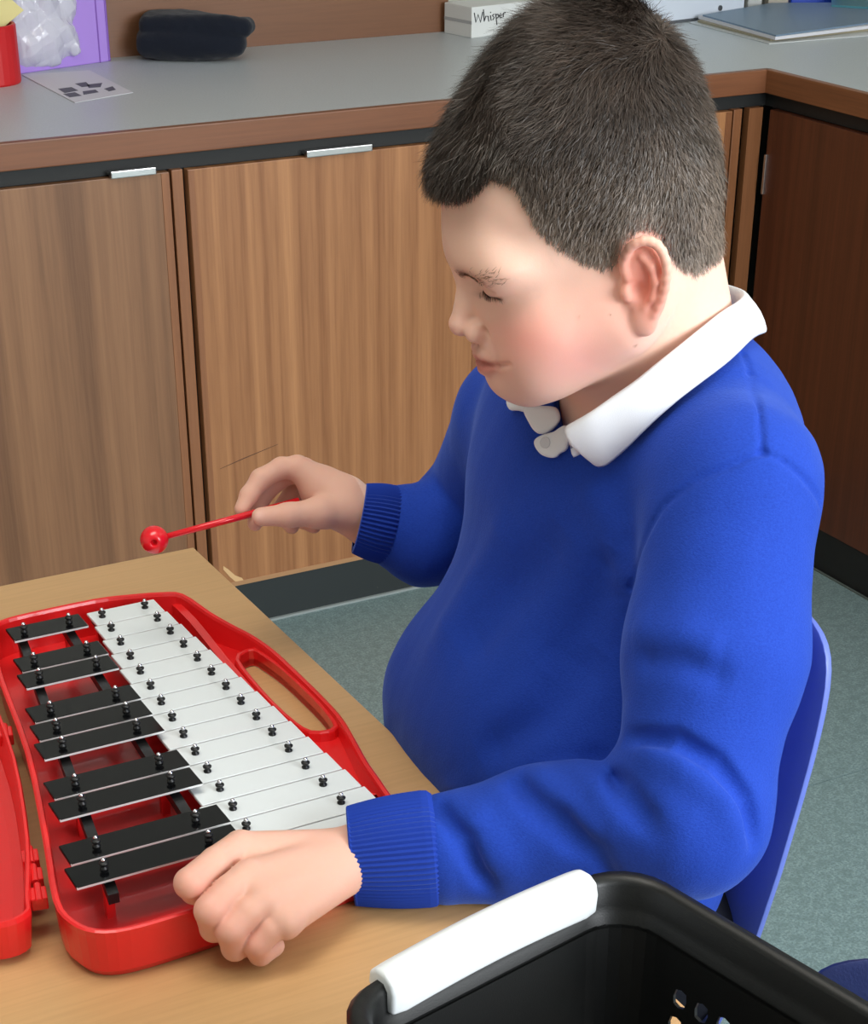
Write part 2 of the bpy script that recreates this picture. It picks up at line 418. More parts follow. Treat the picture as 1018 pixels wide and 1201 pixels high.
# dark shadow gap strip under the worktop and the kick boards
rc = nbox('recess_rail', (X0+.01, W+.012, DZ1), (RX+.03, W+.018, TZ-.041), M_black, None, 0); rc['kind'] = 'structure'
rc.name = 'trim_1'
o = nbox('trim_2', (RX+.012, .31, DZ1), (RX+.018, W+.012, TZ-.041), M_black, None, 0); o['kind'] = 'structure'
nbox('baseboard_back', (X0+.01, W+.004, 0), (RX, W+.015, DZ0-.001), M_kick, None, .001)['kind'] = 'structure'
nbox('baseboard_right', (RX+.004, .31, 0), (RX+.015, W, DZ0-.001), M_black, None, .001)['kind'] = 'structure'
bm = bmesh.new(); box(bm, (.3, W+.001, .002), (3.78, .006, .004)); bm_obj('trim_3', bm, M_seal)['kind'] = 'structure'
bm = bmesh.new(); box(bm, (RX-.001, 1.5, .0015), (.004, 2.4, .003)); bm_obj('trim_4', bm, mat('dull_sealant', lin(90,100,96), .6))['kind'] = 'structure'
# the run of cabinets along the right wall
cp = nbox('corner_post', (2.190, W+.001, DZ0), (2.2215, W+.018, DZ1-.001), M_lip, None, 0); props(cp, 'narrow wooden filler strip in the inner corner between the two runs of cabinets', 'filler strip')
for k, (ya, yb2, lab) in enumerate(((2.806, 2.16, 'shaded reddish wooden cabinet on the right side run, nearest the corner'), (2.15, 1.51, 'shaded reddish cabinet on the right side run beyond the frame'))):
    u = empty('side_cabinet', (RX, (ya+yb2)/2, 0)); props(u, lab, 'cabinet')
    nbox('carcass', (RX+.02, yb2, .084), (X1-.02, ya, TZ-.041), mat('dark_wood_gap', lin(34,20,14), .6), u, 0)
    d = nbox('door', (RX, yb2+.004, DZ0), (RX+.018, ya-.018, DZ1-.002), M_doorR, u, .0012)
    if k == 0:
        a, b = Q(906,183,x=RX), Q(903,230,x=RX)
        bm = bmesh.new(); box(bm, (RX-.001, ya-.022, (a[2]+b[2])/2), (.008, .006, abs(a[2]-b[2])), bevel=.0008)
        keepworld(bm_obj('hinge', bm, M_alu), u)['label'] = 'slim metal hinge strip'

# ------------------------------------------------------------------ table
TT = .70
tb = empty('classroom_table', (.306, 1.055, 0)); props(tb, 'light beech wood classroom table under the chime bar case', 'table')
tx1 = .613; ty0, ty1 = .42, 1.652
bm = bmesh.new(); box(bm, ((tx1-.02)/2, (ty0+ty1)/2, TT-.009), (tx1+.02, ty1-ty0, .018), bevel=.0012)
keepworld(bm_obj('tabletop', bm, M_table), tb)
bm = bmesh.new(); plate(bm, [(-.02,ty0),(tx1,ty0),(tx1,ty1),(-.02,ty1)], [[(.0,ty0+.02),(tx1-.02,ty0+.02),(tx1-.02,ty1-.02),(.0,ty1-.02)]], TT-.024, TT-.0185)
keepworld(bm_obj('table_edging', bm, M_tedge), tb)
bm = bmesh.new(); 
for a, b in (((.02,ty0+.04),(tx1-.04,ty0+.04)), ((tx1-.04,ty0+.04),(tx1-.04,ty1-.04)), ((tx1-.04,ty1-.04),(.02,ty1-.04)), ((.02,ty1-.04),(.02,ty0+.04))):
    cxx, cyy = (a[0]+b[0])/2, (a[1]+b[1])/2; box(bm, (cxx, cyy, TT-.037), (abs(a[0]-b[0])+.02, abs(a[1]-b[1])+.02, .024))
keepworld(bm_obj('under_frame', bm, M_steel), tb)
for x, y in ((.02,ty0+.04),(tx1-.04,ty0+.04),(tx1-.04,ty1-.04),(.02,ty1-.04)):
    bm = bmesh.new(); cyl(bm, (x,y,.012), (x,y,TT-.03), .0125); l = keepworld(bm_obj('leg', bm, M_steel, smooth=False), tb)
    bm = bmesh.new(); cyl(bm, (x,y,0), (x,y,.03), .015); keepworld_child(bm_obj('foot_cap', bm, M_rub), l, tb)

# ------------------------------------------------------------------ chime bars in their red case
gl = empty('chime_bar_set', (.42, 1.24, TT)); props(gl, 'red plastic case of black and white metal chime bars lying open on the table', 'glockenspiel')
RZ = .742
out_px = [(110,702,.742),(150,697,.742),(190,694,.742),(215,696,.740),(246,716.6,.735),(271,731,.730),(297,744.7,.726),(322,762.6,.723),(348,786.8,.721),(373,811,.720),(399,839,.721),(414,863.5,.723),(429.5,891.6,.727),(442,909.4,.732),(458,932.4,.737)]
outl = [Vector(Q(x, y, z=z)) for x, y, z in out_px] + [Vector(p) for p in [(.530,1.010,RZ),(.524,.992,RZ),(.508,.984,RZ),(.45,.981,RZ),(.39,.979,RZ),(.34,.976,RZ),(.298,.976,RZ),(.276,.984,RZ),(.265,1.003,RZ),(.264,1.035,RZ),(.283,1.117,RZ),(.310,1.245,RZ),(.327,1.369,RZ),(.339,1.44,RZ),(.346,1.474,RZ),(.362,1.487,RZ),(.39,1.491,RZ)]]
outl = smooth_curve(outl, 3, True)
def rimlift(P, h, absolute=False):
    """the case outline at a height measured from its own (varying) rim, or at a fixed height"""
    return [Vector((p.x, p.y, (h if absolute else o.z+h))) for p, o in zip(P, outl)]
HZ = .717
hole_px = [(281,773),(287,765),(297,762),(308,768),(330,784),(353,805),(376,828),(390,847),(389,852),(383.5,855),(365.6,855.8),(347.7,845.6),(322,822.6),(296.6,794.5)]
hole = smooth_curve([Vector(Q(x, y, z=HZ)) for x, y in hole_px], 2, True); hole = [Vector((p.x, p.y)) for p in hole]
bm = bmesh.new()
loft(bm, [rimlift(inset(outl, .006), TT+.001, True), rimlift(inset(outl, .002), TT+.007, True), rimlift(inset(outl, 0), -.006), rimlift(inset(outl, -.0008), -.001), rimlift(inset(outl, .0008), 0), rimlift(inset(outl, .0035), -.0005),
          rimlift(inset(outl, .0045), -.003), rimlift(inset(outl, .006), TT+.008, True)])
plate(bm, inset(outl, .006), [hole], TT+.001, TT+.008)
bmesh.ops.remove_doubles(bm, verts=bm.verts[:], dist=1e-5)
base = keepworld(bm_obj('case_base', bm, M_red, smooth=False), gl)
bm = bmesh.new()                                                  # raised lip around the carrying handle slot
loft(bm, [lift(hole, TT+.002), lift(hole, HZ-.001), lift(inset(hole, -.001), HZ), lift(inset(hole, -.0035), HZ), lift(inset(hole, -.0045), HZ-.0015), lift(inset(hole, -.0052), TT+.007)])
keepworld_child(bm_obj('handle_slot', bm, M_red), base, gl)
bm = bmesh.new()                                                  # inner wall between the bars and the handle
iw = smooth_curve([Vector(Q(x, y, z=.731)) for x, y in [(196,703),(222,728),(262,778),(300,822),(345,868),(392,915),(432,934)]], 3)
a = [Vector((p.x, p.y, 0)) for p in iw]; b = [Vector((p.x+.007, p.y, 0)) for p in iw]
loft(bm, [[Vector((p.x, p.y, TT+.006)) for p in a], [Vector((p.x, p.y, .730)) for p in a], [Vector((p.x, p.y, .731)) for p in b], [Vector((p.x+.012, p.y, TT+.006)) for p in b]], close_u=False)
keepworld_child(bm_obj('inner_wall', bm, M_red), base, gl)
bm = bmesh.new()                                                  # moulded shelf round the handle
shelf = [p for p in lift(inset(outl, .006), 0)]
# two rows of rails carrying the bars
def lerp(a, b, t): return a+(b-a)*t
def rail(name, xa, xb, ya, yb, z, wd):
    bm = bmesh.new(); ts = (0, 1)
    loft(bm, [[(lerp(xa,xb,q)-wd/2, lerp(ya,yb,q), z-.008), (lerp(xa,xb,q)-wd/2, lerp(ya,yb,q), z), (lerp(xa,xb,q)+wd/2, lerp(ya,yb,q), z), (lerp(xa,xb,q)+wd/2, lerp(ya,yb,q), z-.008)] for q in ts], caps=(True, True))
    o = keepworld(bm_obj(name, bm, M_rub), gl)
    for q in (.03, .35, .68, .94):
        bm = bmesh.new(); x, y = lerp(xa,xb,q), lerp(ya,yb,q); box(bm, (x, y, (TT+.008+z-.008)/2), (wd*.8, .006, z-.008-TT-.007)); keepworld_child(bm_obj('rail_foot', bm, M_red), o, gl)
    return o
WZ, BZ = .7385, .7475
def wbar(i):            # centre y, left x, right x of white bar i
    y = 1.4512-i*.0304; return y, .4365-.00315*i, .5015+.00160*i
def bbar(b):
    y = 1.4363-(b-1)*.0304; return y, .357-.0060*(b-1), .4243-.00145*(b-1)
_q = [Q(x, y, z=.757)[0] for x, y in ((27.8,733.6),(121,1009.7),(81.8,723.7),(229.6,953.5))]
BL = lambda b: lerp(_q[0], _q[1], (b-1)/13)
BR = lambda b: lerp(_q[2], _q[3], (b-1)/12)
rail('bar_rail', .447, .4155, 1.475, 1.005, .7345, .008); rail('bar_rail', .4877, .4965, 1.475, 1.005, .7345, .008)
rail('bar_rail', BL(1), BL(14)-.002, 1.452, 1.018, .7435, .008); rail('bar_rail', BR(1), BR(14)-.001, 1.452, 1.018, .7435, .008)
def chime(name, x0, x1, y, wd, z, m, ang):
    bm = bmesh.new(); box(bm, ((x0+x1)/2, y, z+.0014), (x1-x0, wd, .0028), rz=ang)
    for f in bm.faces: f.material_index = 0
    o = bm_obj(name, bm, m); o.data.materials.append(M_cut)
    for p in o.data.polygons:
        if abs(p.normal.y) > .8: p.material_index = 1
    mod = o.modifiers.new('b', 'BEVEL'); mod.width = .0005; mod.segments = 1
    return keepworld(o, gl)
def peg(x, y, z, parent, black):
    bm = bmesh.new(); s = .85
    prof = [(.0031,0),(.0031,.0014),(.0018,.0022),(.0017,.0036),(.0033,.0042),(.0036,.0054),(.0024,.0064),(.0012,.0066)]
    loft(bm, [[(x+r*math.cos(a), y+r*math.sin(a), z+h) for a in np.linspace(0, 2*math.pi, 10, endpoint=False)] for r, h in prof], caps=(True, True))
    p = keepworld_child(bm_obj('rubber_peg', bm, M_rub, smooth=True), parent, gl)
    bm = bmesh.new(); bmesh.ops.create_uvsphere(bm, u_segments=8, v_segments=6, radius=.0019, matrix=Matrix.Translation((x, y, z+.0076)))
    keepworld_child(bm_obj('metal_pin', bm, M_chrome, smooth=True), parent, gl)
for i in range(15):
    y, x0, x1 = wbar(i); ang = lerp(-.10, .02, i/14)*0
    o = chime('white_bar', x0, x1, y, .0288, WZ, M_wbar, ang)
    peg(.4465-.0022*i, y, WZ+.0025, o, False); peg(.4875+.00061*i, y, WZ+.0025, o, False)
for b in (1, 3, 4, 6, 7, 8, 10, 11, 13, 14):
    y, x0, x1 = bbar(b)
    o = chime('black_bar', x0, x1, y, .0275, BZ, M_bbar, 0)
    peg(BL(b), y, BZ+.0025, o, True); peg(BR(b), y, BZ+.0025, o, True)
# open lid, hinged on the left
lp = [(.252,1.052),(.246,1.034),(.228,1.028),(.205,1.040),(.13,1.105),(.07,1.16),(.045,1.22),(.06,1.33),(.12,1.46),(.20,1.485),(.325,1.485),(.334,1.46),(.319,1.37),(.302,1.245),(.275,1.125)]
lo2 = [Vector((p.x, p.y)) for p in smooth_curve([(x, y, 0) for x, y in lp], 3, True)]
LZ = .738
bm = bmesh.new()
loft(bm, [lift(inset(lo2, .012), TT+.001), lift(inset(lo2, .003), TT+.006), lift(lo2, LZ-.004), lift(inset(lo2, .001), LZ), lift(inset(lo2, .003), LZ), lift(inset(lo2, .0045), LZ-.004), lift(inset(lo2, .008), TT+.009), lift(inset(lo2, .016), TT+.006)])
plate(bm, inset(lo2, .012), [], TT+.001, TT+.006)
lid = keepworld(bm_obj('case_lid', bm, M_red), gl)
for k, (yy, xx) in enumerate(((1.30, .3145), (1.11, .2755), (1.085, .2705), (1.06, .2655))):
    bm = bmesh.new(); dx = Vector((.024, .1, 0)).normalized()
    A = Vector((xx-.0055, yy, .728)); box(bm, A, (.012, .016, .010), rz=-.22, bevel=.0012); cyl(bm, A+dx*-.011+Vector((0,0,.004)), A+dx*.011+Vector((0,0,.004)), .0028, n=10)
    keepworld(bm_obj('hinge', bm, M_red), gl)
for k in range(3):
    bm = bmesh.new(); box(bm, (.205+.012*k, 1.075+.008*k, TT+.012), (.003, .03, .012), rz=-.7); keepworld_child(bm_obj('lid_rib', bm, M_red), lid, gl)

# ------------------------------------------------------------------ mallet
Hd = Q(181, 633, d=1.545); Tl = Q(350, 588, d=1.60); dr = (Tl-Hd)/np.linalg.norm(Tl-Hd)
ml = empty('mallet', Hd); props(ml, 'red plastic mallet with round head held above the chime bars', 'mallet')
bm = bmesh.new(); cyl(bm, Hd+dr*.009, Tl, .0026, .0036, 12); keepworld(bm_obj('mallet_stick', bm, M_redL, smooth=True), ml)
hd = bmesh.new(); mz = Vector(dr).to_track_quat('Z', 'Y').to_matrix().to_4x4()
hdir = Vector((-.35, -.90, .15)).normalized()                      # small dimple that faces the camera side
R = .0122; rings = []
mz = hdir.to_track_quat('Z', 'Y').to_matrix()
for th, rr in [(math.pi*(1-k/20), R) for k in range(18)]+[(.26, R), (.25, R*.90), (.23, R*.60), (.12, R*.5)]:
    rings.append([Vector(Hd)+mz@Vector((rr*math.sin(th)*math.cos(a)+0, rr*math.sin(th)*math.sin(a), rr*math.cos(th))) for a in np.linspace(0, 2*math.pi, 24, endpoint=False)])
loft(hd, rings[1:], caps=(True, True))
keepworld(bm_obj('mallet_head', hd, M_redL, smooth=True), ml)

# ------------------------------------------------------------------ basket
bk = empty('basket', (.43, .62, TT)); props(bk, 'black plastic basket with a white grip on its rim, near right on the table', 'basket')
uu = Vector((.980, .20, 0)).normalized(); vv = Vector((.20, -.98, 0)).normalized()
Bc = Vector((.553, .769, 0)); BWd, BL, BH = .232, .32, .84
def bp(s, t, z): return Bc - uu*s + vv*t + Vector((0,0,z))
def rrect(ins, rad, n=7):
    pts = []
    for (cs, ct, a0) in ((ins+rad, ins+rad, 0), (BWd-ins-rad, ins+rad, 1), (BWd-ins-rad, BL-ins-rad, 2), (ins+rad, BL-ins-rad, 3)):
        for k in range(n):
            a = math.pi*(1+.5*a0) - 0 + math.pi/2*k/(n-1)
            # corner sweep: start facing -s
            pts.append((cs+rad*math.cos(a), ct+rad*math.sin(a)))
    return pts
def ring(ins, rad, z): return [bp(s, t, z) for s, t in rrect(ins, rad)]
bm = bmesh.new()
loft(bm, [ring(.016, .03, .802), ring(.004, .034, BH-.016), ring(-.001, .036, BH-.014), ring(-.002, .036, BH-.004), ring(.001, .036, BH), ring(.006, .034, BH), ring(.009, .033, BH-.004), ring(.0095, .032, BH-.018), ring(.012, .031, BH-.022), ring(.0165, .029, .802)])
bmesh.ops.recalc_face_normals(bm, faces=bm.faces[:])
keepworld(bm_obj('rim', bm, M_bask, smooth=True), bk)
# pierced walls: cells with a real oblong hole each
def pierced(bm, P, n, h, t0, t1, z0, z1, hw=.0042, hh=.0052):
    """P(t,z) -> point on the wall"""
    for i in range(n):
        for j in range(h):
            ta, tb2 = lerp(t0, t1, i/n), lerp(t0, t1, (i+1)/n); za, zb = lerp(z0, z1, j/h), lerp(z0, z1, (j+1)/h)
            tc, zc = (ta+tb2)/2, (za+zb)/2
            o8 = [(tb2,zc),(tb2,zb),(tc,zb),(ta,zb),(ta,zc),(ta,za),(tc,za),(tb2,za)]
            i8 = [(tc+hw*math.cos(a)*(1 if k % 2 == 0 else 1.12), zc+hh*math.sin(a)*(1 if k % 2 == 0 else 1.12)) for k, a in enumerate(np.arange(8)*math.pi/4)]
            for sgn in (0, 1):
                vo = [bm.verts.new(P(t_, z_, sgn)) for t_, z_ in o8]; vi = [bm.verts.new(P(t_, z_, sgn)) for t_, z_ in i8]
                for k in range(8): bm.faces.new((vo[k], vo[(k+1) % 8], vi[(k+1) % 8], vi[k]))
                if sgn == 0: keep = vi
                else:
                    for k in range(8): bm.faces.new((keep[k], keep[(k+1) % 8], vi[(k+1) % 8], vi[k]))
zt, zb0 = .8135, TT+.004
def taper(z): return .016+(.803-z)*.14
bm = bmesh.new()
def wall_side(s_of): return lambda t_, z_, sg: bp(s_of(z_, sg), t_, z_)
def strip(bm, P, t0, t1, z0, z1):
    for sg in (0, 1): bm.faces.new([bm.verts.new(P(*q, sg)) for q in ((t0,z0),(t1,z0),(t1,z1),(t0,z1))])
for P in (wall_side(lambda z, sg: taper(z)+.0022*sg), wall_side(lambda z, sg: BWd-taper(z)-.0022*sg)):
    pierced(bm, P, 12, 4, .064, .272, .716, .792, .0052, .0062); strip(bm, P, .03, .064, zb0, .812); strip(bm, P, .272, BL-.03, zb0, .812); strip(bm, P, .064, .272, zb0, .716); strip(bm, P, .064, .272, .792, .812)
for f0 in (lambda z, sg: taper(z)+.0022*sg, lambda z, sg: BL-taper(z)-.0022*sg):
    P = (lambda g: (lambda t_, z_, sg: bp(t_, g(z_, sg), z_)))(f0)
    strip(bm, P, .03, BWd-.03, zb0, .812)
for ci in range(4):                                             # rounded corners
    n = 7; sl = slice(ci*n, ci*n+n)
    for dd in (0, .0022):
        lo_ = [bp(s, t_, zb0) for s, t_ in rrect(taper(zb0)+dd, .026)[sl]]; hi_ = [bp(s, t_, .812) for s, t_ in rrect(taper(.812)+dd, .030)[sl]]
        loft(bm, [lo_, hi_], close_u=False)
        # close the small step between straight wall and corner
keepworld(bm_obj('basket_wall', bm, M_bask), bk)
bm = bmesh.new(); r1 = [bp(s, t_, 0) for s, t_ in rrect(taper(zb0), .026)]
plate(bm, [(p.x, p.y) for p in r1], [], TT+.0015, TT+.004); keepworld(bm_obj('basket_floor', bm, M_bask), bk)
bm = bmesh.new()                                                # white grip, curved over the rim
prof = [(.010, -.020), (-.004, -.018), (-.0085, -.006), (-.0075, .002), (-.001, .0065), (.008, .0070), (.0145, .003), (.0165, -.005), (.0155, -.020)]
rows = []
for k in range(17):
    q = k/16; s = lerp(.036, .196, q); bow = .0035*math.sin(math.pi*q); sh = 1 if 0 < k < 16 else .93
    rows.append([bp(s, a*sh, BH+b*sh+bow) for a, b in prof])
loft(bm, rows, caps=(True, True)); o = keepworld(bm_obj('grip', bm, M_grip, smooth=False), bk); o['label'] = 'white plastic hand grip'
mo = o.modifiers.new('b', 'BEVEL'); mo.width = .0025; mo.segments = 3; mo.limit_method = 'ANGLE'
for p in o.data.polygons: p.use_smooth = True

# ------------------------------------------------------------------ chairs
def chair_shell(bm, hw, pts_back, th=.006):
    """curved sheet, section by section: list of (x, z, halfwidth, curl)"""
    def row(x, z, hw_, curl, off):
        out = []
        for k in range(25):
            a = -1+2*k/24; y = hw_*a; e = abs(a)**3.2*curl
            out.append(Vector((x-e*off[2]+off[0], y, z+e*off[3]+off[1])))
        return out
    return row
def chair(name, loc, rz, m, top=.86, label='', lowz=0):
    root = empty(name, loc, rz); props(root, label, 'chair')
    prof = [(-.20,.452,.165,.010),(-.15,.450,.185,.015),(0,.438,.195,.022),(.12,.436,.192,.026),(.165,.448,.186,.030),(.185,.48,.18,.032),(.197,.56-(.868-top)*.3,.176,.034),(.212-(.868-top)*.05,.66-(.868-top)*.6,.183,.036),(.228 if top > .8 else .219,top-.11,.186,.034),(.240 if top > .8 else .222,top-.05,.180,.030),(.246 if top > .8 else .225,top-.02,.165,.024),(.249 if top > .8 else .227,top-.006,.135,.018),(.250 if top > .8 else .228,top,.09,.012)]
    P = smooth_curve([(a, b, c_*(.93 if b > .55 else 1)) for a, b, c_, _ in prof], 3); cu = np.interp(np.linspace(0, 1, len(P)), np.linspace(0, 1, len(prof)), [q[3] for q in prof])
    bm = bmesh.new(); G = []
    for i, p in enumerate(P):
        tz = 1 if i == 0 else 0
        tn = (P[min(i+1, len(P)-1)]-P[max(i-1, 0)]); d2 = Vector((tn.x, 0, tn.y)).normalized(); nrm = Vector((-d2.z, 0, d2.x))
        G.append([bm.verts.new(Vector((p.x, p.z*a, p.y)) + nrm*(abs(a)**3*cu[i]*(1 if p.y < .50 else (-.25 if p.y > .56 else 1-1.25*(p.y-.50)/.06)))) for a in np.linspace(-1, 1, 21)])
    for a, b in zip(G, G[1:]):
        for k in range(20): bm.faces.new((a[k], a[k+1], b[k+1], b[k]))
    bmesh.ops.recalc_face_normals(bm, faces=bm.faces[:])
    r = bmesh.ops.solidify(bm, geom=bm.faces[:], thickness=.006)
    o = bm_obj('seat_shell', bm, m, root, smooth=True)
    mo = o.modifiers.new('b', 'BEVEL'); mo.width = .0022; mo.segments = 2; mo.limit_method = 'ANGLE'; mo.angle_limit = 1.0
    for s in (-1, 1):
        for pts in ([(-.12, s*.15, .432), (-.17, s*.185, .02), (-.171, s*.186, .0)], [(.10, s*.15, .43), (.20, s*.18, .02), (.201, s*.181, .0)]):
            bm = bmesh.new(); tube(bm, pts, .011, 10); bm_obj('leg', bm, M_steel, root, smooth=True)
    bm = bmesh.new(); tube(bm, [(-.12,-.15,.430),(-.12,.15,.430),(.10,.15,.428),(.10,-.15,.428)], .011, 8, closed=True); bm_obj('seat_frame', bm, M_steel, root)
    return root
chair('blue_chair', (.598, 1.100, 0), math.radians(-3), M_chair, .868, 'blue moulded plastic chair the boy is sitting on')
chair('navy_chair', (.695, .480, 0), math.radians(52), M_chair2, .722, 'dark navy plastic chair beside the basket at the bottom right corner')

# ------------------------------------------------------------------ things on the worktop
def onT(x, y, dz=0): return Vector(Q(x, y, z=TZ+dz))
# folded dark knitted hat
hs = Sdf()
hb = lambda x, y, z: onT(x, y)+Vector((0, 0, z))
# two folded layers
def slab_f(c, hx, hy, hz, ang, r):
    c = V3(c); R = rotm('Z', ang)
    def f(P):
        x = (P-c)@R; tap = 1-.60*np.clip((x[:, 0]/hx), 0, 1)**2-.15*np.clip((-x[:, 0]/hx), 0, 1)**2
        q = np.abs(x)-np.stack([np.full(len(x), hx-r), (hy-r)*tap, (hz-r)*tap], 1)
        return np.linalg.norm(np.maximum(q, 0), axis=1)+np.minimum(q.max(1), 0)-r
    return f
hc = (onT(158,73)+onT(288,74))/2
hang = math.degrees(math.atan2(*(onT(288,74)-onT(158,73)).yx[:]))
ha = math.radians(hang); dn = Vector((-math.sin(ha), math.cos(ha), 0)); dl = Vector((math.cos(ha), math.sin(ha), 0))
hlen = (onT(288,74)-onT(158,73)).length
c1 = hc+dn*.044+Vector((0,0,.030)); c2 = hc+dn*.052+dl*.012+Vector((0,0,.058))
hs.fn(slab_f(c1, hlen/2, .050, .023, hang, .019), c1, .2, .004); hs.fn(slab_f(c2, hlen/2+.004, .050, .020, hang-3, .017), c2, .2, .004)
hs.disp = lambda P: .0065*fbm(P, 26, 3)+.0018*fbm(P, 110, 4)
M_hat = mat('charcoal_knit', lin(26,30,40), .95, spec=.1); t = NT(M_hat)
t.b.inputs['Sheen Weight'].default_value = .15; t.bump(t.noise(t.coords(), 500, 3), .5, .002)
o, _ = mesh_sdf('knitted_hat', hs, V3(hc)-.25, V3(hc)+.25, .003, M_hat); props(o, 'folded charcoal knitted hat lying on the worktop against the wooden back board', 'hat')

def prism(name, pts, z0, z1, m, bevel=.001):
    bm = bmesh.new(); loft(bm, [[Vector((p[0], p[1], z0)) for p in pts], [Vector((p[0], p[1], z1)) for p in pts]], caps=(True, True))
    o = bm_obj(name, bm, m)
    if bevel: q = o.modifiers.new('b', 'BEVEL'); q.width = bevel; q.segments = 2; q.limit_method = 'ANGLE'
    return o
# lilac plastic wallet standing on edge
M_lil = mat('lilac_plastic', lin(176,140,226), .3); M_lilD = mat('violet_edge', lin(128,84,180), .35)
a, b = onT(93,77), onT(128,72); dd = (b-a).normalized(); nn = Vector((-dd.y, dd.x, 0))
a = b-dd*.24
fo = empty('plastic_folder', ((a+b)/2).to_tuple()); props(fo, 'lilac plastic folder standing upright behind the crumpled clear bag', 'folder')
def leanbox(name, p, q, n_, th, hgt, lean, m, parent, off=0, z0=0):
    bm = bmesh.new(); R = []
    for z in (z0, hgt):
        sft = n_*(lean*z+off); R.append([p+sft+Vector((0,0,z)), q+sft+Vector((0,0,z)), q+sft+n_*th+Vector((0,0,z)), p+sft+n_*th+Vector((0,0,z))])
    loft(bm, R, caps=(True, True)); o = bm_obj(name, bm, m); mo = o.modifiers.new('b', 'BEVEL'); mo.width = .002; mo.segments = 2
    return keepworld(o, parent)
leanbox('folder_body', a, b, nn, .012, .31, .0, M_lil, fo)
leanbox('folder_spine', b-dd*.001, b+dd*.004, nn, .014, .312, .0, M_lilD, fo, -.001)
leanbox('seam_line', b-dd*.022, b-dd*.019, nn, .001, .30, .0, M_lilD, fo, -.001)
# crumpled clear bag
bg_c = (onT(30,88)+onT(95,80))/2; bgc = V3(bg_c)+V3(nn)*.022+np.array([0,0,.066])
bs_ = Sdf(); Rb = rotm('Z', math.degrees(math.atan2(dd.y, dd.x)))
def crumple(P):
    x = (P-bgc)@Rb; r = np.array([.078, .028, .068]); k0 = np.linalg.norm(x/r, axis=1); base_ = (k0-1)*.028
    rr = np.random.default_rng(5); out = 0
    for k in range(9):
        D = rr.normal(size=3); D /= np.linalg.norm(D); out = out+np.abs(((x@D)*rr.uniform(22, 60)+rr.uniform(0, 6)) % 2-1)
    return base_+(out/9-.5)*.034
bs_.fn(crumple, bgc, .13)
M_bag = mat('clear_film', lin(232,234,240), .18); bb_ = M_bag.node_tree.nodes['Principled BSDF']; bb_.inputs['Alpha'].default_value = .72; bb_.inputs['Coat Weight'].default_value = .5
o, pp = mesh_sdf('plastic_bag', bs_, bgc-.1, bgc+.1, .0028, M_bag); props(o, 'crumpled clear plastic bag between red tub and lilac folder', 'bag')
zmin = pp[:, 2].min(); o.location.z = TZ-zmin+.0003
for p in o.data.polygons: p.use_smooth = False
# red tub with a yellow label on top
rd = onT(-14, 97); rd.z = TZ
tub = empty('red_tub', rd); props(tub, 'red round tub cut by the left edge of the picture, yellow note on it', 'tub')
rt = abs(Q(18,92,z=TZ)[0]-rd[0])*1.05; M_tub = mat('red_card_tub', lin(196,24,30), .45)
bm = bmesh.new(); loft(bm, [[rd+Vector((r*math.cos(q), r*math.sin(q), z)) for q in np.linspace(0, 6.2832, 28, endpoint=False)] for r, z in ((rt*.97,0),(rt,.003),(rt,.094),(rt*.97,.097),(rt*.9,.097),(rt*.9,.01))], caps=(True, True))
keepworld(bm_obj('tub_body', bm, M_tub, smooth=False), tub)
bm = bmesh.new(); n0 = Vector(Q(28, 12, d=3.55))
nt = [Q(x, y, d=3.16) for x, y in [(-45,-20),(5,-8),(28,12),(4,32),(-45,38)]]
nt = [Vector(p) for p in nt]; loft(bm, [nt, [p+Vector((.0,.001,.0)) for p in nt]], caps=(True, True))
no = bm_obj('paper_note', bm, mat('cream_note', lin(238,226,160), .7)); props(no, 'pale yellow paper note sticking up out of the red tub', 'note')
bm = bmesh.new()
for (x, y, w_, h_) in ((-2,14,5,3),(1,22,4,3)):
    p = [Vector(Q(x+i, y+j, d=3.497)) for i, j in ((-w_/2,-h_/2),(w_/2,-h_/2),(w_/2,h_/2),(-w_/2,h_/2))]
    loft(bm, [p, [v+Vector((0,.0008,0)) for v in p]], caps=(True, True))
keepworld(bm_obj('printed_mark', bm, mat('grey_print', lin(90,90,80), .7)), no) if False else bm.free()
# printed sheet lying flat
M_paper = mat('white_paper', lin(214,214,220), .55); M_ink = mat('dark_print', lin(86,88,98), .6)
sh = [onT(25,88), onT(105,83), onT(156,109), onT(88,121)]
o = prism('paper_sheet', [(p.x, p.y) for p in sh], TZ+.0003, TZ+.0011, M_paper, 0); props(o, 'small white printed sheet lying flat on the worktop in front of the clear bag', 'paper')
bm = bmesh.new()
for q in ([(68,105),(84,103),(92,107),(76,110)], [(88,99),(101,97),(106,102),(96,103)], [(102,100),(120,98),(118,103),(104,104)], [(74,111),(88,109),(96,113),(82,115)], [(97,108),(112,106),(116,109),(98,112)], [(122,105),(132,102),(136,106),(128,108)]):
    p = [onT(x, y) for x, y in q]; loft(bm, [[Vector((v.x, v.y, TZ+.0011)) for v in p], [Vector((v.x, v.y, TZ+.0013)) for v in p]], caps=(True, True))
pr = bm_obj('print', bm, M_ink); pr.parent = o
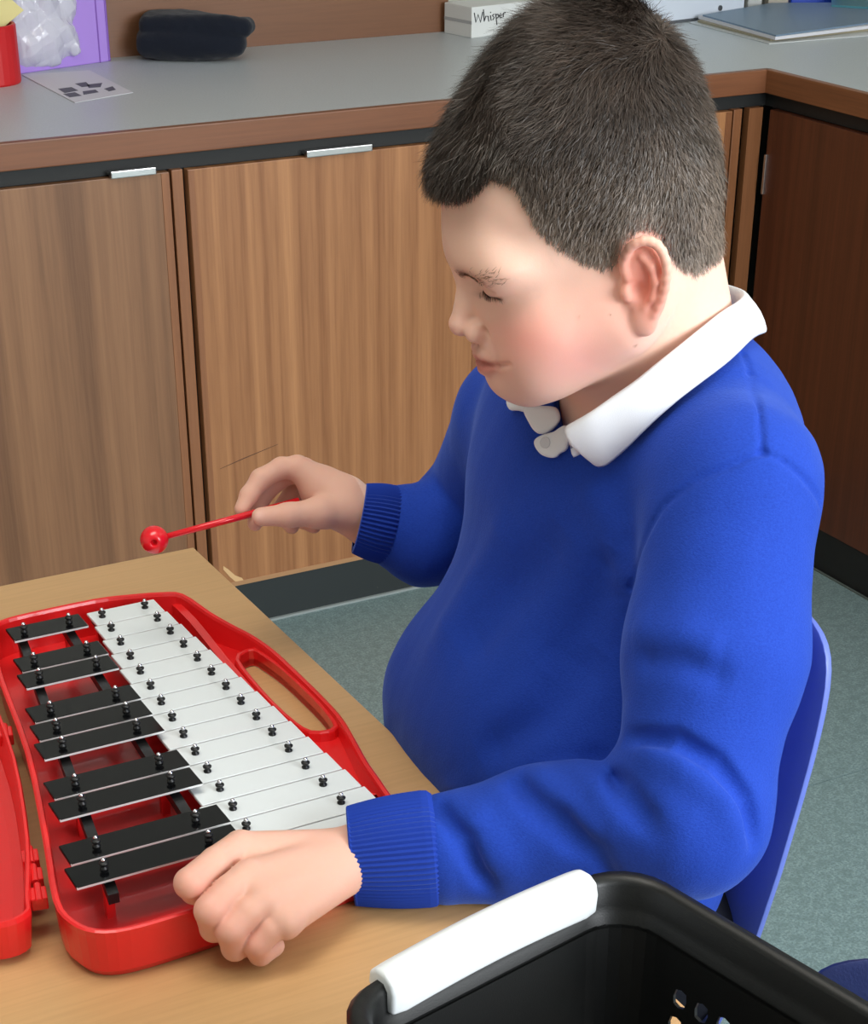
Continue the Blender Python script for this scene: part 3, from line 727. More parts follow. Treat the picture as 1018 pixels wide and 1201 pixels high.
# white box with handwriting
M_card = mat('white_card', lin(222,224,222), .6); M_cardG = mat('grey_card_band', lin(176,178,180), .6)
A = onT(553,45); Bx = onT(521,38.5); Cx = onT(581,41.5)
e1 = (Bx-A); e2 = (Cx-A).normalized(); e1n = e1.normalized(); e2 = Vector((-e1n.y, e1n.x, 0)); e2 = e2 if e2.dot(Cx-A) > 0 else -e2
wb = empty('card_box', A); props(wb, 'low white card box with handwriting, behind the head on the worktop', 'box')
e2 = Vector((.975, .12, 0)).normalized() if False else (onT(581,41.6)-A).normalized()
def qbox(name, o_, a_, la, b_, lb, z0, z1, m, parent, bev=.0015):
    bm = bmesh.new(); loft(bm, [[o_+Vector((0,0,z)), o_+a_*la+Vector((0,0,z)), o_+a_*la+b_*lb+Vector((0,0,z)), o_+b_*lb+Vector((0,0,z))] for z in (z0, z1)], caps=(True, True))
    o = bm_obj(name, bm, m); mo = o.modifiers.new('b', 'BEVEL'); mo.width = bev; mo.segments = 2; 
    return keepworld(o, parent)
qbox('box_body', A, e1n, e1.length, e2, .25, 0, .058, M_card, wb)
qbox('box_band', A-e1n*.0006-e2*.0008, e1n, e1.length, e2, .001, .026, .032, M_cardG, wb, 0)
# handwriting strokes on the long face
def on_face(px, py):
    v = ray(px, py); n_ = np.cross(V3(e2), [0,0,1]); t_ = (n_@(V3(A)-CAM))/(n_@v); return Vector(CAM+v*t_)
fn_ = Vector(np.cross(V3(e2), [0,0,1])); fn_ = fn_ if fn_.dot(Vector(CAM)-A) > 0 else -fn_
word = [[(558,15),(560,26),(563,17),(566,26),(569,14)], [(570,11),(571,25),(573,19),(576,19),(577,25)], [(579,18),(580,24)], [(579,14.2),(579.6,14.8)],
        [(584,16.5),(581.5,18),(584,20.5),(582,23.5)], [(586,16),(587.5,29)], [(586,17.5),(589,16.5),(589.5,20),(587,21.5)], [(590.5,19),(594,17.5),(592.5,15.5),(590.5,18),(592,21),(594.5,20)], [(596,20),(595.5,15.5)], [(595.6,17),(597,14.8),(599,14.5)]]
bm = bmesh.new()
for st in word:
    pts = [on_face(.9*(x-558)+556, y)+fn_*.0006 for x, y in st]; tube(bm, pts, .0011, 6)
keepworld(bm_obj('handwriting', bm, mat('black_marker', lin(16,18,26), .5)), wb)
# white file box right of the head
A = onT(762,31); e2 = (onT(868,18)-A).normalized(); e1n = Vector((-e2.y, e2.x, 0))
wb2 = empty('file_box', A); props(wb2, 'tall white file box with a small round catch, right of the head on the worktop', 'box')
ax = A-e2*.16
bm = bmesh.new(); loft(bm, [[ax+e2*i+e1n*j+Vector((0,0,z)) for i, j in ((0,0),(.16+(onT(872,17.5)-A).length,0),(.16+(onT(872,17.5)-A).length,.07),(0,.07))] for z in (0,.24)], caps=(True, True))
o = keepworld(bm_obj('box_body', bm, mat('white_file_card', lin(214,222,234), .5)), wb2)
mo = o.modifiers.new('b', 'BEVEL'); mo.width = .002; mo.segments = 2
p = A+e2*(onT(843,21)-A).length; p.z = TZ+.020
bm = bmesh.new(); cyl(bm, p-e1n*.003, p+e1n*.002, .0055, n=14); keepworld(bm_obj('round_catch', bm, M_steel), wb2)
bm = bmesh.new(); loft(bm, [[ax+e2*i-e1n*.001+Vector((0,0,z)) for i in (0,.36)]+[ax+e2*i+e1n*.001+Vector((0,0,z)) for i in (.36,0)] for z in (.0005,.006)], caps=(True, True)); keepworld(bm_obj('dark_base_edge', bm, mat('grey_edge', lin(90,94,100), .5)), wb2)
# things behind the folders
def stand(name, px0, px1, pyb, dep_, hgt, m, label, cat):
    a_, b_ = onT(px0, pyb), onT(px1, pyb); e = (b_-a_); n_ = Vector((-e.y, e.x, 0)).normalized(); ln = e.length; e.normalize()
    bm = bmesh.new(); loft(bm, [[a_+Vector((0,0,z)), a_+e*ln+Vector((0,0,z)), a_+e*ln+n_*dep_+Vector((0,0,z)), a_+n_*dep_+Vector((0,0,z))] for z in (0, hgt)], caps=(True, True))
    o = bm_obj(name, bm, m); mo = o.modifiers.new('b', 'BEVEL'); mo.width = .003; mo.segments = 3; props(o, label, cat); return o
stand('storage_jar', 876, 893, 12, .03, .13, mat('pale_grey_plastic', lin(190,192,190), .3), 'pale grey container standing behind the stack of folders, next to the file box', 'container')
stand('beige_carton', 900, 924, 10, .04, .12, mat('beige_card', lin(178,170,158), .6), 'beige carton standing between pale container and bright blue box', 'box')
stand('blue_box', 927, 980, 7, .05, .12, mat('bright_blue_card', lin(28,70,190), .4), 'bright blue box at the back of the worktop above the folders', 'box')
# stack of folders and loose sheets
M_fold = mat('grey_blue_folder', lin(112,136,158), .45); M_sleeve = mat('clear_sleeve', lin(196,200,200), .25); M_teal = mat('teal_folder', lin(70,128,140), .4)
def sheet(name, px, z0, th, m, label, cat, grp=None):
    o = prism(name, [(p.x, p.y) for p in [onT(x, y, z0) for x, y in px]], TZ+z0, TZ+z0+th, m, 0); props(o, label, cat, grp); return o
sheet('clear_sleeve', [(808,27),(902,52),(1050,40),(1060,18),(905,10)], .0003, .002, M_sleeve, 'clear plastic sleeve at the very bottom of the folder stack', 'sleeve')
sheet('beige_folder', [(818,26),(904,48.5),(1050,33),(1060,14),(905,9)], .0026, .004, mat('manila', lin(150,142,118), .6), 'dull manila folder under the white sheets in the stack', 'folder')
sheet('paper_stack', [(819,22),(909,47),(1050,30),(1060,10),(905,7)], .0068, .006, M_paper, 'white sheets sandwiched just under the grey blue folder', 'paper')
sheet('document_folder', [(824,19),(910,43),(1050,24),(1060,4),(905,5)], .0130, .003, M_fold, 'grey blue card folder on top of the stack at the upper right', 'folder')
sheet('teal_folder', [(975,8),(1060,13),(1060,-6),(975,-2)], .0162, .004, M_teal, 'teal folder edge lying on the grey blue folder at the right edge', 'folder')

# ------------------------------------------------------------------ the boy
# head frame: a = towards the face, l = towards his left, u = towards the crown (metres)
HO = Q(680, 232, d=1.235)
_fw = (HO-CAM)/np.linalg.norm(HO-CAM); _rt = RC[0]-(RC[0]@_fw)*_fw; _rt /= np.linalg.norm(_rt); _dn = np.cross(_fw, _rt)
def headaxes(pitch, turn, lean):
    p, t_, e = (math.radians(v) for v in (pitch, turn, lean))
    F = math.cos(t_)*(-math.cos(p)*_rt+math.sin(p)*_dn)-math.sin(t_)*_fw
    U = -math.sin(p)*_rt-math.cos(p)*_dn; U = U-(U@F)*F; U /= np.linalg.norm(U)
    L = np.cross(U, F)
    U2 = math.cos(e)*U+math.sin(e)*L*(1 if L@_fw < 0 else -1); L2 = np.cross(U2, F)
    return F, L2, U2
HF, HL, HU = headaxes(18, 12, 14)
HR = np.stack([HF, HL, HU], 1)                                  # local -> world
def hw(a, l, u): return HO+HR@np.array([a, l, u])
def hloc(P): return (P-HO)@HR
def hrot(R=None): return HR if R is None else HR@R

NB = Q(752, 448, d=1.330)                                        # base of the neck
SHL = Q(860, 568, d=1.265); ELL = Q(806, 960, d=1.262); FML = Q(640, 980, d=1.315); WRL = Q(452, 1004, d=1.315)
SHR = V3((.775, 1.262, .93)); ELR = V3((.79, 1.385, .79)); FMR = Q(498, 627, d=1.64); WRR = Q(432, 608, d=1.615)
CH = V3((.778, 1.10, .90)); BE = V3((.728, 1.10, .745)); PE = V3((.705, 1.10, .56))
body = Sdf()
# torso core, legs (inside the clothes)
body.cone(PE, BE, .10, .105, .02).cone(BE, CH, .105, .10, .02).cone(CH, NB-V3((0,0,.05)), .09, .06, .03)
body.chain([SHL, ELL, FML, WRL], [.040, .034, .030, .024], .02).chain([SHR, ELR, FMR, WRR], [.040, .034, .030, .0235], .02)
body.cone(SHL, NB-V3((-.02,0,.05)), .04, .05, .03).cone(SHR, NB-V3((-.02,0,.05)), .04, .05, .03)
for sy in (1.02, 1.18):
    body.chain([V3((.76,sy,.55)), V3((.36,sy+(sy-1.1)*.4,.545)), V3((.33,sy+(sy-1.1)*.4,.10)), V3((.23,sy+(sy-1.1)*.5,.045))], [.072, .050, .034, .026], .02)
# neck
def snap(P, sdf=None, off=0.0):
    sdf = sdf or body; P = np.array(P, float)
    for _ in range(8):
        f0 = sdf.ev(P, False); G = np.stack([sdf.ev(P+np.eye(3)[k]*.0008, False)-f0 for k in range(3)], 1)/.0008
        G /= np.maximum(np.linalg.norm(G, axis=1), .5)[:, None]; P = P-(f0-off)[:, None]*G
    return list(P)
NI0 = len(body.p)
nk0 = hw(-.022, 0, -.060); nk1 = NB
body.cone(nk0, nk1, .054, .059, .022)
body.cone(hw(-.042, 0, -.02), NB+V3((.03,0,.0)), .046, .050, .02)
# skull and face
E = lambda c, r, k=.012, R=None, sub=False: body.ell(hw(*c), r, HR if R is None else HR@R, k, sub)
E((.001, 0, .014), (.092, .074, .078), .02)
E((-.019, 0, .042), (.067, .064, .077), .03)
E((-.024, 0, .002), (.067, .070, .075), .02)
E((.040, 0, -.045), (.052, .060, .066), .02)
E((.020, 0, -.081), (.058, .055, .038), .02)                    # full lower face
for s in (-1, 1):
    E((.046, .033*s, -.070), (.038, .034, .034), .012)          # cheek
    E((.060, .030*s, -.088), (.026, .026, .026), .014)
    E((.067, .034*s, -.018), (.020, .026, .012), .016)          # brow
    body.cone(hw(.004, .054*s, -.078), hw(.068, .016*s, -.105), .018, .017, .02)   # jaw
    E((-.002, .054*s, -.056), (.034, .016, .034), .018)
E((.074, 0, -.102), (.0195, .022, .0165), .012)                  # chin
E((.072, 0, -.010), (.025, .050, .030), .015)                    # forehead
for s in (-1, 1):
    E((.0960, .028*s, -.0275), (.012, .014, .0075), .012, sub=True)    # socket
    body.ell(hw(.0710, .0315*s, -.0290), .0130, None, .003)            # closed lid over the eye
    body.chain(snap([hw(.0845, .018*s, -.0305), hw(.0848, .025*s, -.0338), hw(.0848, .032*s, -.0352), hw(.0770, .044*s, -.0350)]), [.0008, .0011, .0011, .0008], .0012, sub=True)   # lid line
    body.chain(snap([hw(.0840, .020*s, -.0235), hw(.0845, .031*s, -.0222), hw(.0765, .044*s, -.0250)]), [.0004, .0005, .0003], .0022, sub=True)   # lid crease
body.chain([hw(.088, 0, -.028), hw(.0935, 0, -.043), hw(.1015, 0, -.0560)], [.0068, .0066, .0088], .008)    # nose
for s in (-1, 1):
    body.ell(hw(.0935, .0110*s, -.0620), (.0092, .0070, .0078), HR, .004)
    body.ell(hw(.0960, .0060*s, -.0700), (.0048, .0026, .0028), HR, .002, sub=True)
    body.chain([hw(.089, .0175*s, -.060), hw(.083, .0225*s, -.068)], [.0012, .0012], .003, sub=True)
E((.0815, 0, -.079), (.0145, .026, .0130), .008)                 # muzzle
E((.0785, 0, -.090), (.0135, .024, .0130), .010)
body.chain(snap([hw(.0790, -.023, -.0825), hw(.0905, -.010, -.0792), hw(.0930, 0, -.0800), hw(.0905, .010, -.0792), hw(.0790, .023, -.0825)], off=-.0015), [.0024, .0038, .0042, .0038, .0024], .003)
body.chain(snap([hw(.0780, -.020, -.0870), hw(.0875, -.009, -.0900), hw(.0890, 0, -.0908), hw(.0875, .009, -.0900), hw(.0780, .020, -.0870)], off=-.0015), [.0024, .0044, .0048, .0044, .0024], .003)
body.chain(snap([hw(.0690, -.037, -.0825), hw(.0800, -.028, -.0840), hw(.0850, -.020, -.0846), hw(.092, -.010, -.0848), hw(.0960, 0, -.0852), hw(.092, .010, -.0848), hw(.0850, .020, -.0846), hw(.0800, .028, -.0840), hw(.0690, .038, -.0805)], off=.0002), [.0014, .0019, .0018, .0015, .0013, .0015, .0018, .0019, .0014], .0018, sub=True)


# ears: dish, rim, inner ridge, lobe, tragus
NI1 = len(body.p)
def ear(s):
    o = V3((-.001, .0760*s, -.045))
    ex = V3((-.92, .36*s, 0)); ex /= np.linalg.norm(ex)          # backwards and outwards
    tilt = math.radians(-8); ez = V3((0, .10*s, 1)); ez = ez-(ez@ex)*ex; ez /= np.linalg.norm(ez)
    ex2 = math.cos(tilt)*ex+math.sin(tilt)*ez; ez2 = math.cos(tilt)*ez-math.sin(tilt)*ex; en = np.cross(ex2, ez2); en = en if en[1]*s > 0 else -en
    def w_(x, z, n=0): return hw(*(o+ex2*x+ez2*z+en*n))
    R = HR@np.stack([ex2, ez2, en], 1)
    body.ell(w_(.011, -.001, -.001), (.0150, .0285, .0050), R, .004)
    body.ell(w_(.0105, .000, .0055), (.0100, .0190, .0042), R, .003, sub=True)
    rim = [(.000,.006,.001),(-.001,.016,.001),(.004,.0262,.003),(.013,.0305,.004),(.022,.0270,.0045),(.0265,.0165,.0050),(.0262,.004,.005),(.0222,-.009,.004),(.0165,-.020,.003)]
    pts = smooth_curve([(x, z, n) for x, z, n in rim], 2)
    body.chain([w_(p.x, p.y, p.z) for p in pts], [.0030]*len(pts), .0018)
    body.chain([w_(.011,.0190,.002), w_(.0165,.0120,.0025), w_(.0185,.002,.003), w_(.0160,-.009,.003), w_(.0105,-.0150,.003)], [.0022,.0026,.0027,.0026,.0022], .0022)
    body.ell(w_(.0095, -.0255, .0015), (.0085, .0110, .0042), R, .004)
    body.ell(w_(-.0010, -.0050, .0030), (.0038, .0055, .0030), R, .003)
    body.ell(w_(.0075, -.0035, .0050), (.0052, .0070, .0060), R, .002, sub=True)
ear(-1); ear(1)

# left hand, closed over the near right corner of the case
def finger(pts, rs, k=.0025): body.chain(pts, rs, k)
zq = lambda x, y, z: Q(x, y, z=z)
LH = dict(w=Q(425, 1003, z=.735), k=[zq(282,990,.762), zq(292,1024,.759), zq(310,1052,.751), zq(334,1076,.739)], p=[zq(223,1036,.761), zq(247,1068,.750), zq(271,1091,.738), zq(301,1107,.724)])
body.cone(WRL, LH['w'], .0235, .0245, .01)
for kk, r in zip(LH['k'], (.0125, .0125, .012, .011)):
    body.cone(LH['w'], kk-V3((0,0,.004)), .020, r, .006)
body.cone(LH['w']+V3((-.02,-.0,-.002)), (LH['k'][1]+LH['k'][2])/2-V3((0,0,.010)), .021, .016, .01)
body.cone(LH['k'][0]-V3((0,0,.006)), LH['k'][3]-V3((0,0,.004)), .0105, .010, .008)
for i, (kk, pp_, r) in enumerate(zip(LH['k'], LH['p'], (.0112, .0113, .0107, .0098))):
    dirx = (pp_-kk); dirx[2] = 0; dirx /= np.linalg.norm(dirx); zf = (.752, .722, .716, .711)[i]
    dip = pp_+dirx*(-.004)+V3((0, 0, -.019 if i else -.008)); dip[2] = max(dip[2], zf+.001)
    tip = dip-dirx*.012+V3((.0, .009 if i else 0, 0)); tip[2] = zf; dip = dip+V3((0, .004 if i else 0, 0))
    mid = (kk+pp_)/2+V3((0,0,.001))
    finger([kk-V3((0,0,.002)), mid, pp_, dip, tip], [r*1.06, r*.98, r*1.0, r*.88, r*.78], .0016)
# thumb tucked underneath, against the rim of the case
tk = LH['w']+V3((-.03,.012,-.012)); finger([LH['w'], tk, LH['k'][0]+V3((.02,.004,-.014)), LH['k'][0]+V3((-.008,.004,-.014))], [.016, .013, .0105, .0085], .006)

# right hand, pinching the mallet between thumb and index finger
D0 = 1.600
def rq(x, y, dd=0): return Q(x, y, d=D0+dd)
body.chain([WRR, rq(405, 592, .008), rq(380, 577, .012)], [.0235, .0225, .021], .008)
kR = [rq(349, 549, .000), rq(356, 552, .019), rq(366, 560, .037), rq(378, 572, .052)]
for kk, r in zip(kR, (.0115, .012, .0115, .0105)): body.cone(rq(400, 588, .010), kk, .0200, r, .008)
body.chain([rq(408, 600, -.002), rq(376, 601, -.014), rq(338, 604, -.024), rq(306, 606, -.0285)], [.0165, .0135, .0098, .0080], .006)
finger([kR[0], rq(330, 549, -.003), rq(306, 562, -.006), rq(292, 581, -.010), rq(284, 597, -.013)], [.0105, .0094, .0092, .0080, .0068], .003)
finger([kR[1], rq(331, 558, .020), rq(309, 578, .017), rq(301, 598, .008), rq(299, 614, .000)], [.0105, .0096, .0092, .0080, .0066], .003)
finger([kR[2], rq(344, 578, .037), rq(329, 600, .034), rq(342, 617, .024)], [.0100, .0090, .0085, .0070], .003)
finger([kR[3], rq(364, 592, .050), rq(354, 610, .045), rq(368, 617, .034)], [.0090, .0080, .0075, .0066], .003)

lo = V3((.14, .86, .0)); hi = V3((1.0, 1.50, 1.36))
boy, bp_ = mesh_sdf('person', body, lo, hi, .0017, M_skin)
props(boy, 'boy in a royal blue school jumper seated at the table, mallet in his right hand', 'person')
# ---- skin tones
base_c = np.array(lin(240,198,178)); red_c = np.array(lin(232,138,126)); lip_c = np.array(lin(198,116,106)); ear_c = np.array(lin(232,130,110)); hand_c = np.array(lin(220,168,148))
n = len(bp_); tone = np.tile(base_c, (n, 1)); L_ = hloc(bp_)
isH = L_[:, 2] > -.17
isH &= (np.abs(L_[:, 1]) < .12) & (np.abs(L_[:, 0]) < .14)
def blend(w_, c): 
    global tone; w_ = np.clip(w_, 0, 1)[:, None]; tone = tone*(1-w_)+np.array(c)*w_
def gs(c, r, amp=1): q = (L_-V3(c))/V3(r); return amp*np.exp(-(q*q).sum(1))*isH
for s in (-1, 1):
    blend(gs((.066, .050*s, -.064), (.026, .030, .020), .62), red_c); blend(gs((.040, .058*s, -.086), (.034, .030, .022), .50), lin(222,140,138)); blend(gs((.020, .062*s, -.060), (.040, .03, .030), .25), red_c)
    blend(gs((-.014, .082*s, -.045), (.020, .013, .034), .85), ear_c)
    blend(gs((.084, .032*s, -.0350), (.014, .014, .0016), .55), lin(120,84,74))
    blend(gs((.083, .030*s, -.029), (.014, .018, .009), .25), lin(200,144,130))
    blend(gs((.096, .006*s, -.0705), (.006, .0035, .0035), .8), lin(110,56,46))
blend(np.clip(1.6*gs((.088, 0, -.0858), (.020, .025, .0070)), 0, .85), lip_c)
blend(gs((.100, 0, -.060), (.014, .014, .012), .25), red_c)
blend(gs((.086, 0, -.0848), (.020, .027, .0013), .6), lin(130,64,58))
for c_, r_ in (((.034, .0705, -.058), .0007), ((.014, .0705, -.062), .0006), ((.002, .064, -.088), .0009)):
    px_ = L_-V3(c_); blend(np.exp(-((px_[:, [0, 2]]/r_)**2).sum(1))*isH*(L_[:, 1] > .03), lin(120,70,50))
# hands: a little redder at the knuckles
hw_ = 1.0*(bp_[:, 0] < .66)*(~isH); blend(hw_*.8, hand_c)
for kk in LH['p']: blend(.35*np.exp(-((bp_-kk)**2).sum(1)/.014**2), red_c)
# thumb nail
tn = rq(303, 604, -.036); blend(.5*np.exp(-((bp_-tn)**2).sum(1)/.0045**2), lin(246,206,196))
def paint(o, tn_):
    a_ = o.data.color_attributes.new('tone', 'FLOAT_COLOR', 'POINT'); a_.data.foreach_set('color', np.concatenate([tn_, np.ones((len(tn_), 1))], 1).astype(np.float32).ravel())
# scalp under the hair is darker
def hair_line(L):
    """signed field, positive where hair grows"""
    a, l, u = L[:, 0], np.abs(L[:, 1]), L[:, 2]
    # lower edge of the hair as a height over the front-back position (side view)
    xs = np.array([-.12, -.075, -.055, -.041, -.031, -.019, -.009, .001, .010, .022, .034, .044, .052, .062, .080, .110])
    ys = np.array([-.066, -.066, -.063, -.051, -.022, -.014, -.018, -.032, -.033, -.025, -.012, .002, .034, .042, .032, .029])
    return u-np.interp(a, xs, ys)
hf = hair_line(L_); paint_w = np.clip((hf+.0015*fbm(L_, 400, 8))/.010, 0, 1)*isH
hair_dark = np.array(lin(62,48,40)); tone = tone*(1-paint_w[:, None]*.85)+hair_dark*paint_w[:, None]*.85
paint(boy, np.clip(tone, 0, 1))

# ---- hair: a soft cap and several ten thousand fine strands
cap = Sdf()
def thick(L):
    """thickness of the hair in metres"""
    a, l, u = L[:, 0], np.abs(L[:, 1]), L[:, 2]
    top = np.clip((u-.02)/.07, 0, 1); fr = np.clip((a-.02)/.06, 0, 1)
    t_ = .0020+.0080*top+.012*fr*np.clip((u-.0)/.03, 0, 1)*np.clip(1.6-u/.06, 0, 1)
    return t_
skull = Sdf(); skull.p = list(body.p[NI0:NI1])
def capf(P):
    L = hloc(P); d = body_head(P)-thick(L)*.62*np.clip(hair_line(L)/.014, 0, 1)
    return np.maximum(d, -hair_line(L)*.8)
body_head = lambda P: skull.ev(P, False)+.0004*fbm(P, 300, 2)
cap.fn(capf, hw(0, 0, .02), .16)
capo, cpts = mesh_sdf('hair', cap, HO-.17, HO+.17, .0022, M_hair, boy)
Lc = hloc(cpts)
def hair_tone(L, jit):
    top = np.array(lin(60,49,42)); side = np.array(lin(112,97,85)); low = np.array(lin(156,140,126))
    u = L[:, 2]; sd = np.clip((.050-u+.25*np.clip(-L[:, 0]-.03, 0, .1))/.09, 0, 1)[:, None]; hl = np.clip(1-hair_line(L)/.03, 0, 1)[:, None]*np.clip((.075-L[:, 0])/.03, 0, 1)[:, None]
    c = top*(1-sd)+side*sd; c = c*(1-hl*.55)+low*hl*.55; return c*jit[:, None]
_ct = hair_tone(Lc, np.full(len(Lc), .72)); _w = np.clip(1-(hair_line(Lc)+.002*fbm(Lc, 400, 8))/.012, 0, 1)[:, None]*.75
paint(capo, _ct*(1-_w)+base_c*_w*.8)
capo.data.materials[0] = M_scalp
def strands(name, roots, nr, length, lie, curl, width, tones, parent, material, segs=3):
    """flat tapered ribbons following a combed direction over the head"""
    n = len(roots); pos = roots.copy(); pts = [pos.copy()]; d = lie.copy()
    for k in range(segs):
        d = d+curl*rng.normal(size=(n, 3))*.16-nr*.06*(k+.0); d /= np.linalg.norm(d, axis=1)[:, None]
        pos = pos+d*(length/segs)[:, None]; pts.append(pos.copy())
    side = np.cross(lie, nr)+rng.normal(size=(n, 3))*.25; side /= np.linalg.norm(side, axis=1)[:, None]
    V = []
    for k in range(segs+1):
        wd = width*(1-.85*k/segs); V += [pts[k]-side*wd[:, None]/2, pts[k]+side*wd[:, None]/2]
    V = np.stack(V, 1).reshape(-1, 3); m_ = 2*(segs+1)
    q = np.array([[2*k, 2*k+1, 2*k+3, 2*k+2] for k in range(segs)]); F = (np.arange(n)[:, None, None]*m_+q[None]).reshape(-1)
    me = bpy.data.meshes.new(name); me.vertices.add(len(V)); me.vertices.foreach_set('co', V.astype(np.float32).ravel())
    nf = n*segs; me.loops.add(nf*4); me.loops.foreach_set('vertex_index', F.astype(np.int32)); me.polygons.add(nf)
    me.polygons.foreach_set('loop_start', np.arange(nf, dtype=np.int32)*4); me.polygons.foreach_set('loop_total', np.full(nf, 4, np.int32))
    me.polygons.foreach_set('use_smooth', np.ones(nf, bool)); me.update(calc_edges=True)
    me.materials.append(material); o = link(name, me, parent)
    if tones is not None: paint(o, np.repeat(tones, m_, axis=0))
    return o
sel = np.flatnonzero((hair_line(Lc) > .0005)); 
G0 = skull.ev(cpts[sel], False); e = .001
Nr = np.stack([skull.ev(cpts[sel]+np.eye(3)[k]*e, False)-G0 for k in range(3)], 1); Nr /= np.linalg.norm(Nr, axis=1)[:, None]
NS = 95000
pick = rng.choice(len(sel), NS); jit = rng.normal(size=(NS, 3))*.0008
nr = Nr[pick]; Lr = Lc[sel][pick]; roots = cpts[sel][pick]+jit-nr*.0004
# combing: forward over the top, down and forward at the sides, down at the back
a_, l_, u_ = Lr.T; topw = np.clip((u_-.045)/.05, 0, 1)
cmb = np.stack([.9*topw*np.clip((a_+.065)/.04, -1, 1)+.45*(1-topw)-.45*(1-topw)*np.clip((-a_-.04)/.03, 0, 1), .15*np.sin(a_*70)*topw+.1*np.sign(l_)*topw, -.25*topw-.9*(1-topw)], 1)
clump = np.stack([fbm(Lr, 60, 11), fbm(Lr, 60, 12), fbm(Lr, 60, 13)], 1)*1.1
cmb = cmb+clump*(.30+.5*topw[:, None]); cmb = cmb@HR.T; cmb = cmb-(cmb*nr).sum(1)[:, None]*nr; flat_ = np.clip(np.linalg.norm(cmb, axis=1)/.6, .25, 1); cmb /= np.linalg.norm(cmb, axis=1)[:, None]
liftw = (.20+.16*topw+.10*np.clip((a_-.05)/.04, 0, 1)); liftw = liftw*flat_; lie = cmb+nr*liftw[:, None]; lie /= np.linalg.norm(lie, axis=1)[:, None]
ln_ = (.0075+.010*topw+.006*np.clip((a_-.05)/.04, 0, 1)*(u_ > 0))*rng.uniform(.7, 1.2, NS)*np.clip(.45+hair_line(Lr)/.02, .45, 1)
jt = np.clip(rng.normal(1, .22, NS), .45, 1.7)*(1+.35*fbm(Lr, 110, 21))
strands('hair_strands', roots, nr, ln_, lie, 1.0, rng.uniform(.0004, .0008, NS), np.clip(hair_tone(Lr, jt), 0, 1), capo, M_hair)['kind'] = 'stuff'
# eyebrow and lashes
def surf(P):
    for _ in range(6):
        f0 = body.ev(P, False); G = np.stack([body.ev(P+np.eye(3)[k]*.0008, False)-f0 for k in range(3)], 1)/.0008
        G /= np.maximum(np.linalg.norm(G, axis=1), .5)[:, None]; P = P-f0[:, None]*G
    return P, G
for s in (-1, 1):
    k = 340; q = rng.beta(1.1, 1.5, k); P = np.stack([hw(.093-.020*v**2, (.010+.047*v)*s, -.0175-.0035*v+.0025*math.sin(v*2.6)+rng.normal()*.0020) for v in q]); P, G = surf(P)
    dl_ = np.tile(hw(-.4, .8*s, .25)-HO, (k, 1))+rng.normal(size=(k, 3))*.2; dl_ = dl_-(dl_*G).sum(1)[:, None]*G; dl_ /= np.linalg.norm(dl_, axis=1)[:, None]
    strands('eyebrow', P+G*.0006, G, np.full(k, .005), dl_+G*.28, .3, np.full(k, .00042), None, boy, M_brow)
    k = 90; q = np.linspace(0, 1, k); P = np.stack([hw(.0870-.012*v**2, (.022+.022*v)*s, -.0318-.0035*v-.0006*math.sin(v*3)) for v in q]); P, G = surf(P)
    dl_ = np.stack([hw(.55-.3*v, (.25+.7*v)*s, -.75)-HO for v in q]); dl_ /= np.linalg.norm(dl_, axis=1)[:, None]
    strands('eyelash', P, G, np.full(k, .0050), dl_+G*-.1, .4, np.full(k, .00036), None, boy, M_lash)

# ---- jumper
jm = Sdf()
jm.ell(CH+V3((-.002,0,.0)), (.118, .170, .165), None, .03)
jm.ell(BE+V3((.0,0,-.01)), (.124, .172, .150), None, .05)
jm.cone(CH+V3((.0,.085,.075)), CH+V3((0,-.075,.085)), .068, .068, .03)
NS_ = NB+V3((.045,0,-.035))
jm.cone(NS_, SHL+V3((0,0,-.004)), .062, .056, .03).cone(NS_, SHR, .062, .054, .03)
jm.chain([SHL, (SHL*.5+ELL*.5)+V3((.004,0,.0)), ELL], [.061, .062, .051], .018)
jm.chain([ELL, FML, Q(528, 994, d=1.314)], [.054, .048, .0405], .022)
jm.chain([SHR, ELR, FMR, Q(468, 618, d=1.632)], [.060, .052, .043, .036], .02)
jm.cone(V3((.692,1.205,.712)), V3((.70,1.02,.71)), .075, .074, .04)
jm.cone(PE+V3((.01,.10,.09)), PE+V3((.01,-.10,.09)), .085, .085, .04)
jm0 = Sdf(); jm0.p = list(jm.p)
folds = []
def fold(pts, amp, wd):
    w3 = [jm0.hit(x, y) for x, y in pts]; w3 = [p for p in w3 if p is not None]
    if len(w3) > 1: folds.append((np.array(w3), amp, wd))
fold([(738,866),(790,868),(838,896),(872,940),(884,990)], .011, .0062)
fold([(744,880),(800,900),(850,940),(866,985)], -.004, .010)
fold([(700,888),(730,925),(770,975)], .0065, .009); fold([(672,892),(700,930),(730,975)], -.003, .010)
fold([(598,912),(640,955),(690,1000)], .007, .009); fold([(622,902),(665,940),(710,980)], -.004, .010)
fold([(505,940),(545,985),(575,1045)], .007, .008); fold([(522,925),(560,965),(600,1020)], -.004, .011)
fold([(650,940),(700,1000),(740,1050)], .004, .010)
fold([(745,772),(800,776),(860,800)], .0028, .011); fold([(742,740),(800,745),(850,760)], -.003, .012)


fold([(720,640),(690,720),(640,790)], .005, .016); fold([(660,620),(600,700),(540,770)], .005, .018); fold([(600,600),(560,680),(510,760)], -.004, .018)
fold([(700,760),(640,840),(560,890)], .006, .016); fold([(690,560),(720,620),(735,700)], -.004, .014)

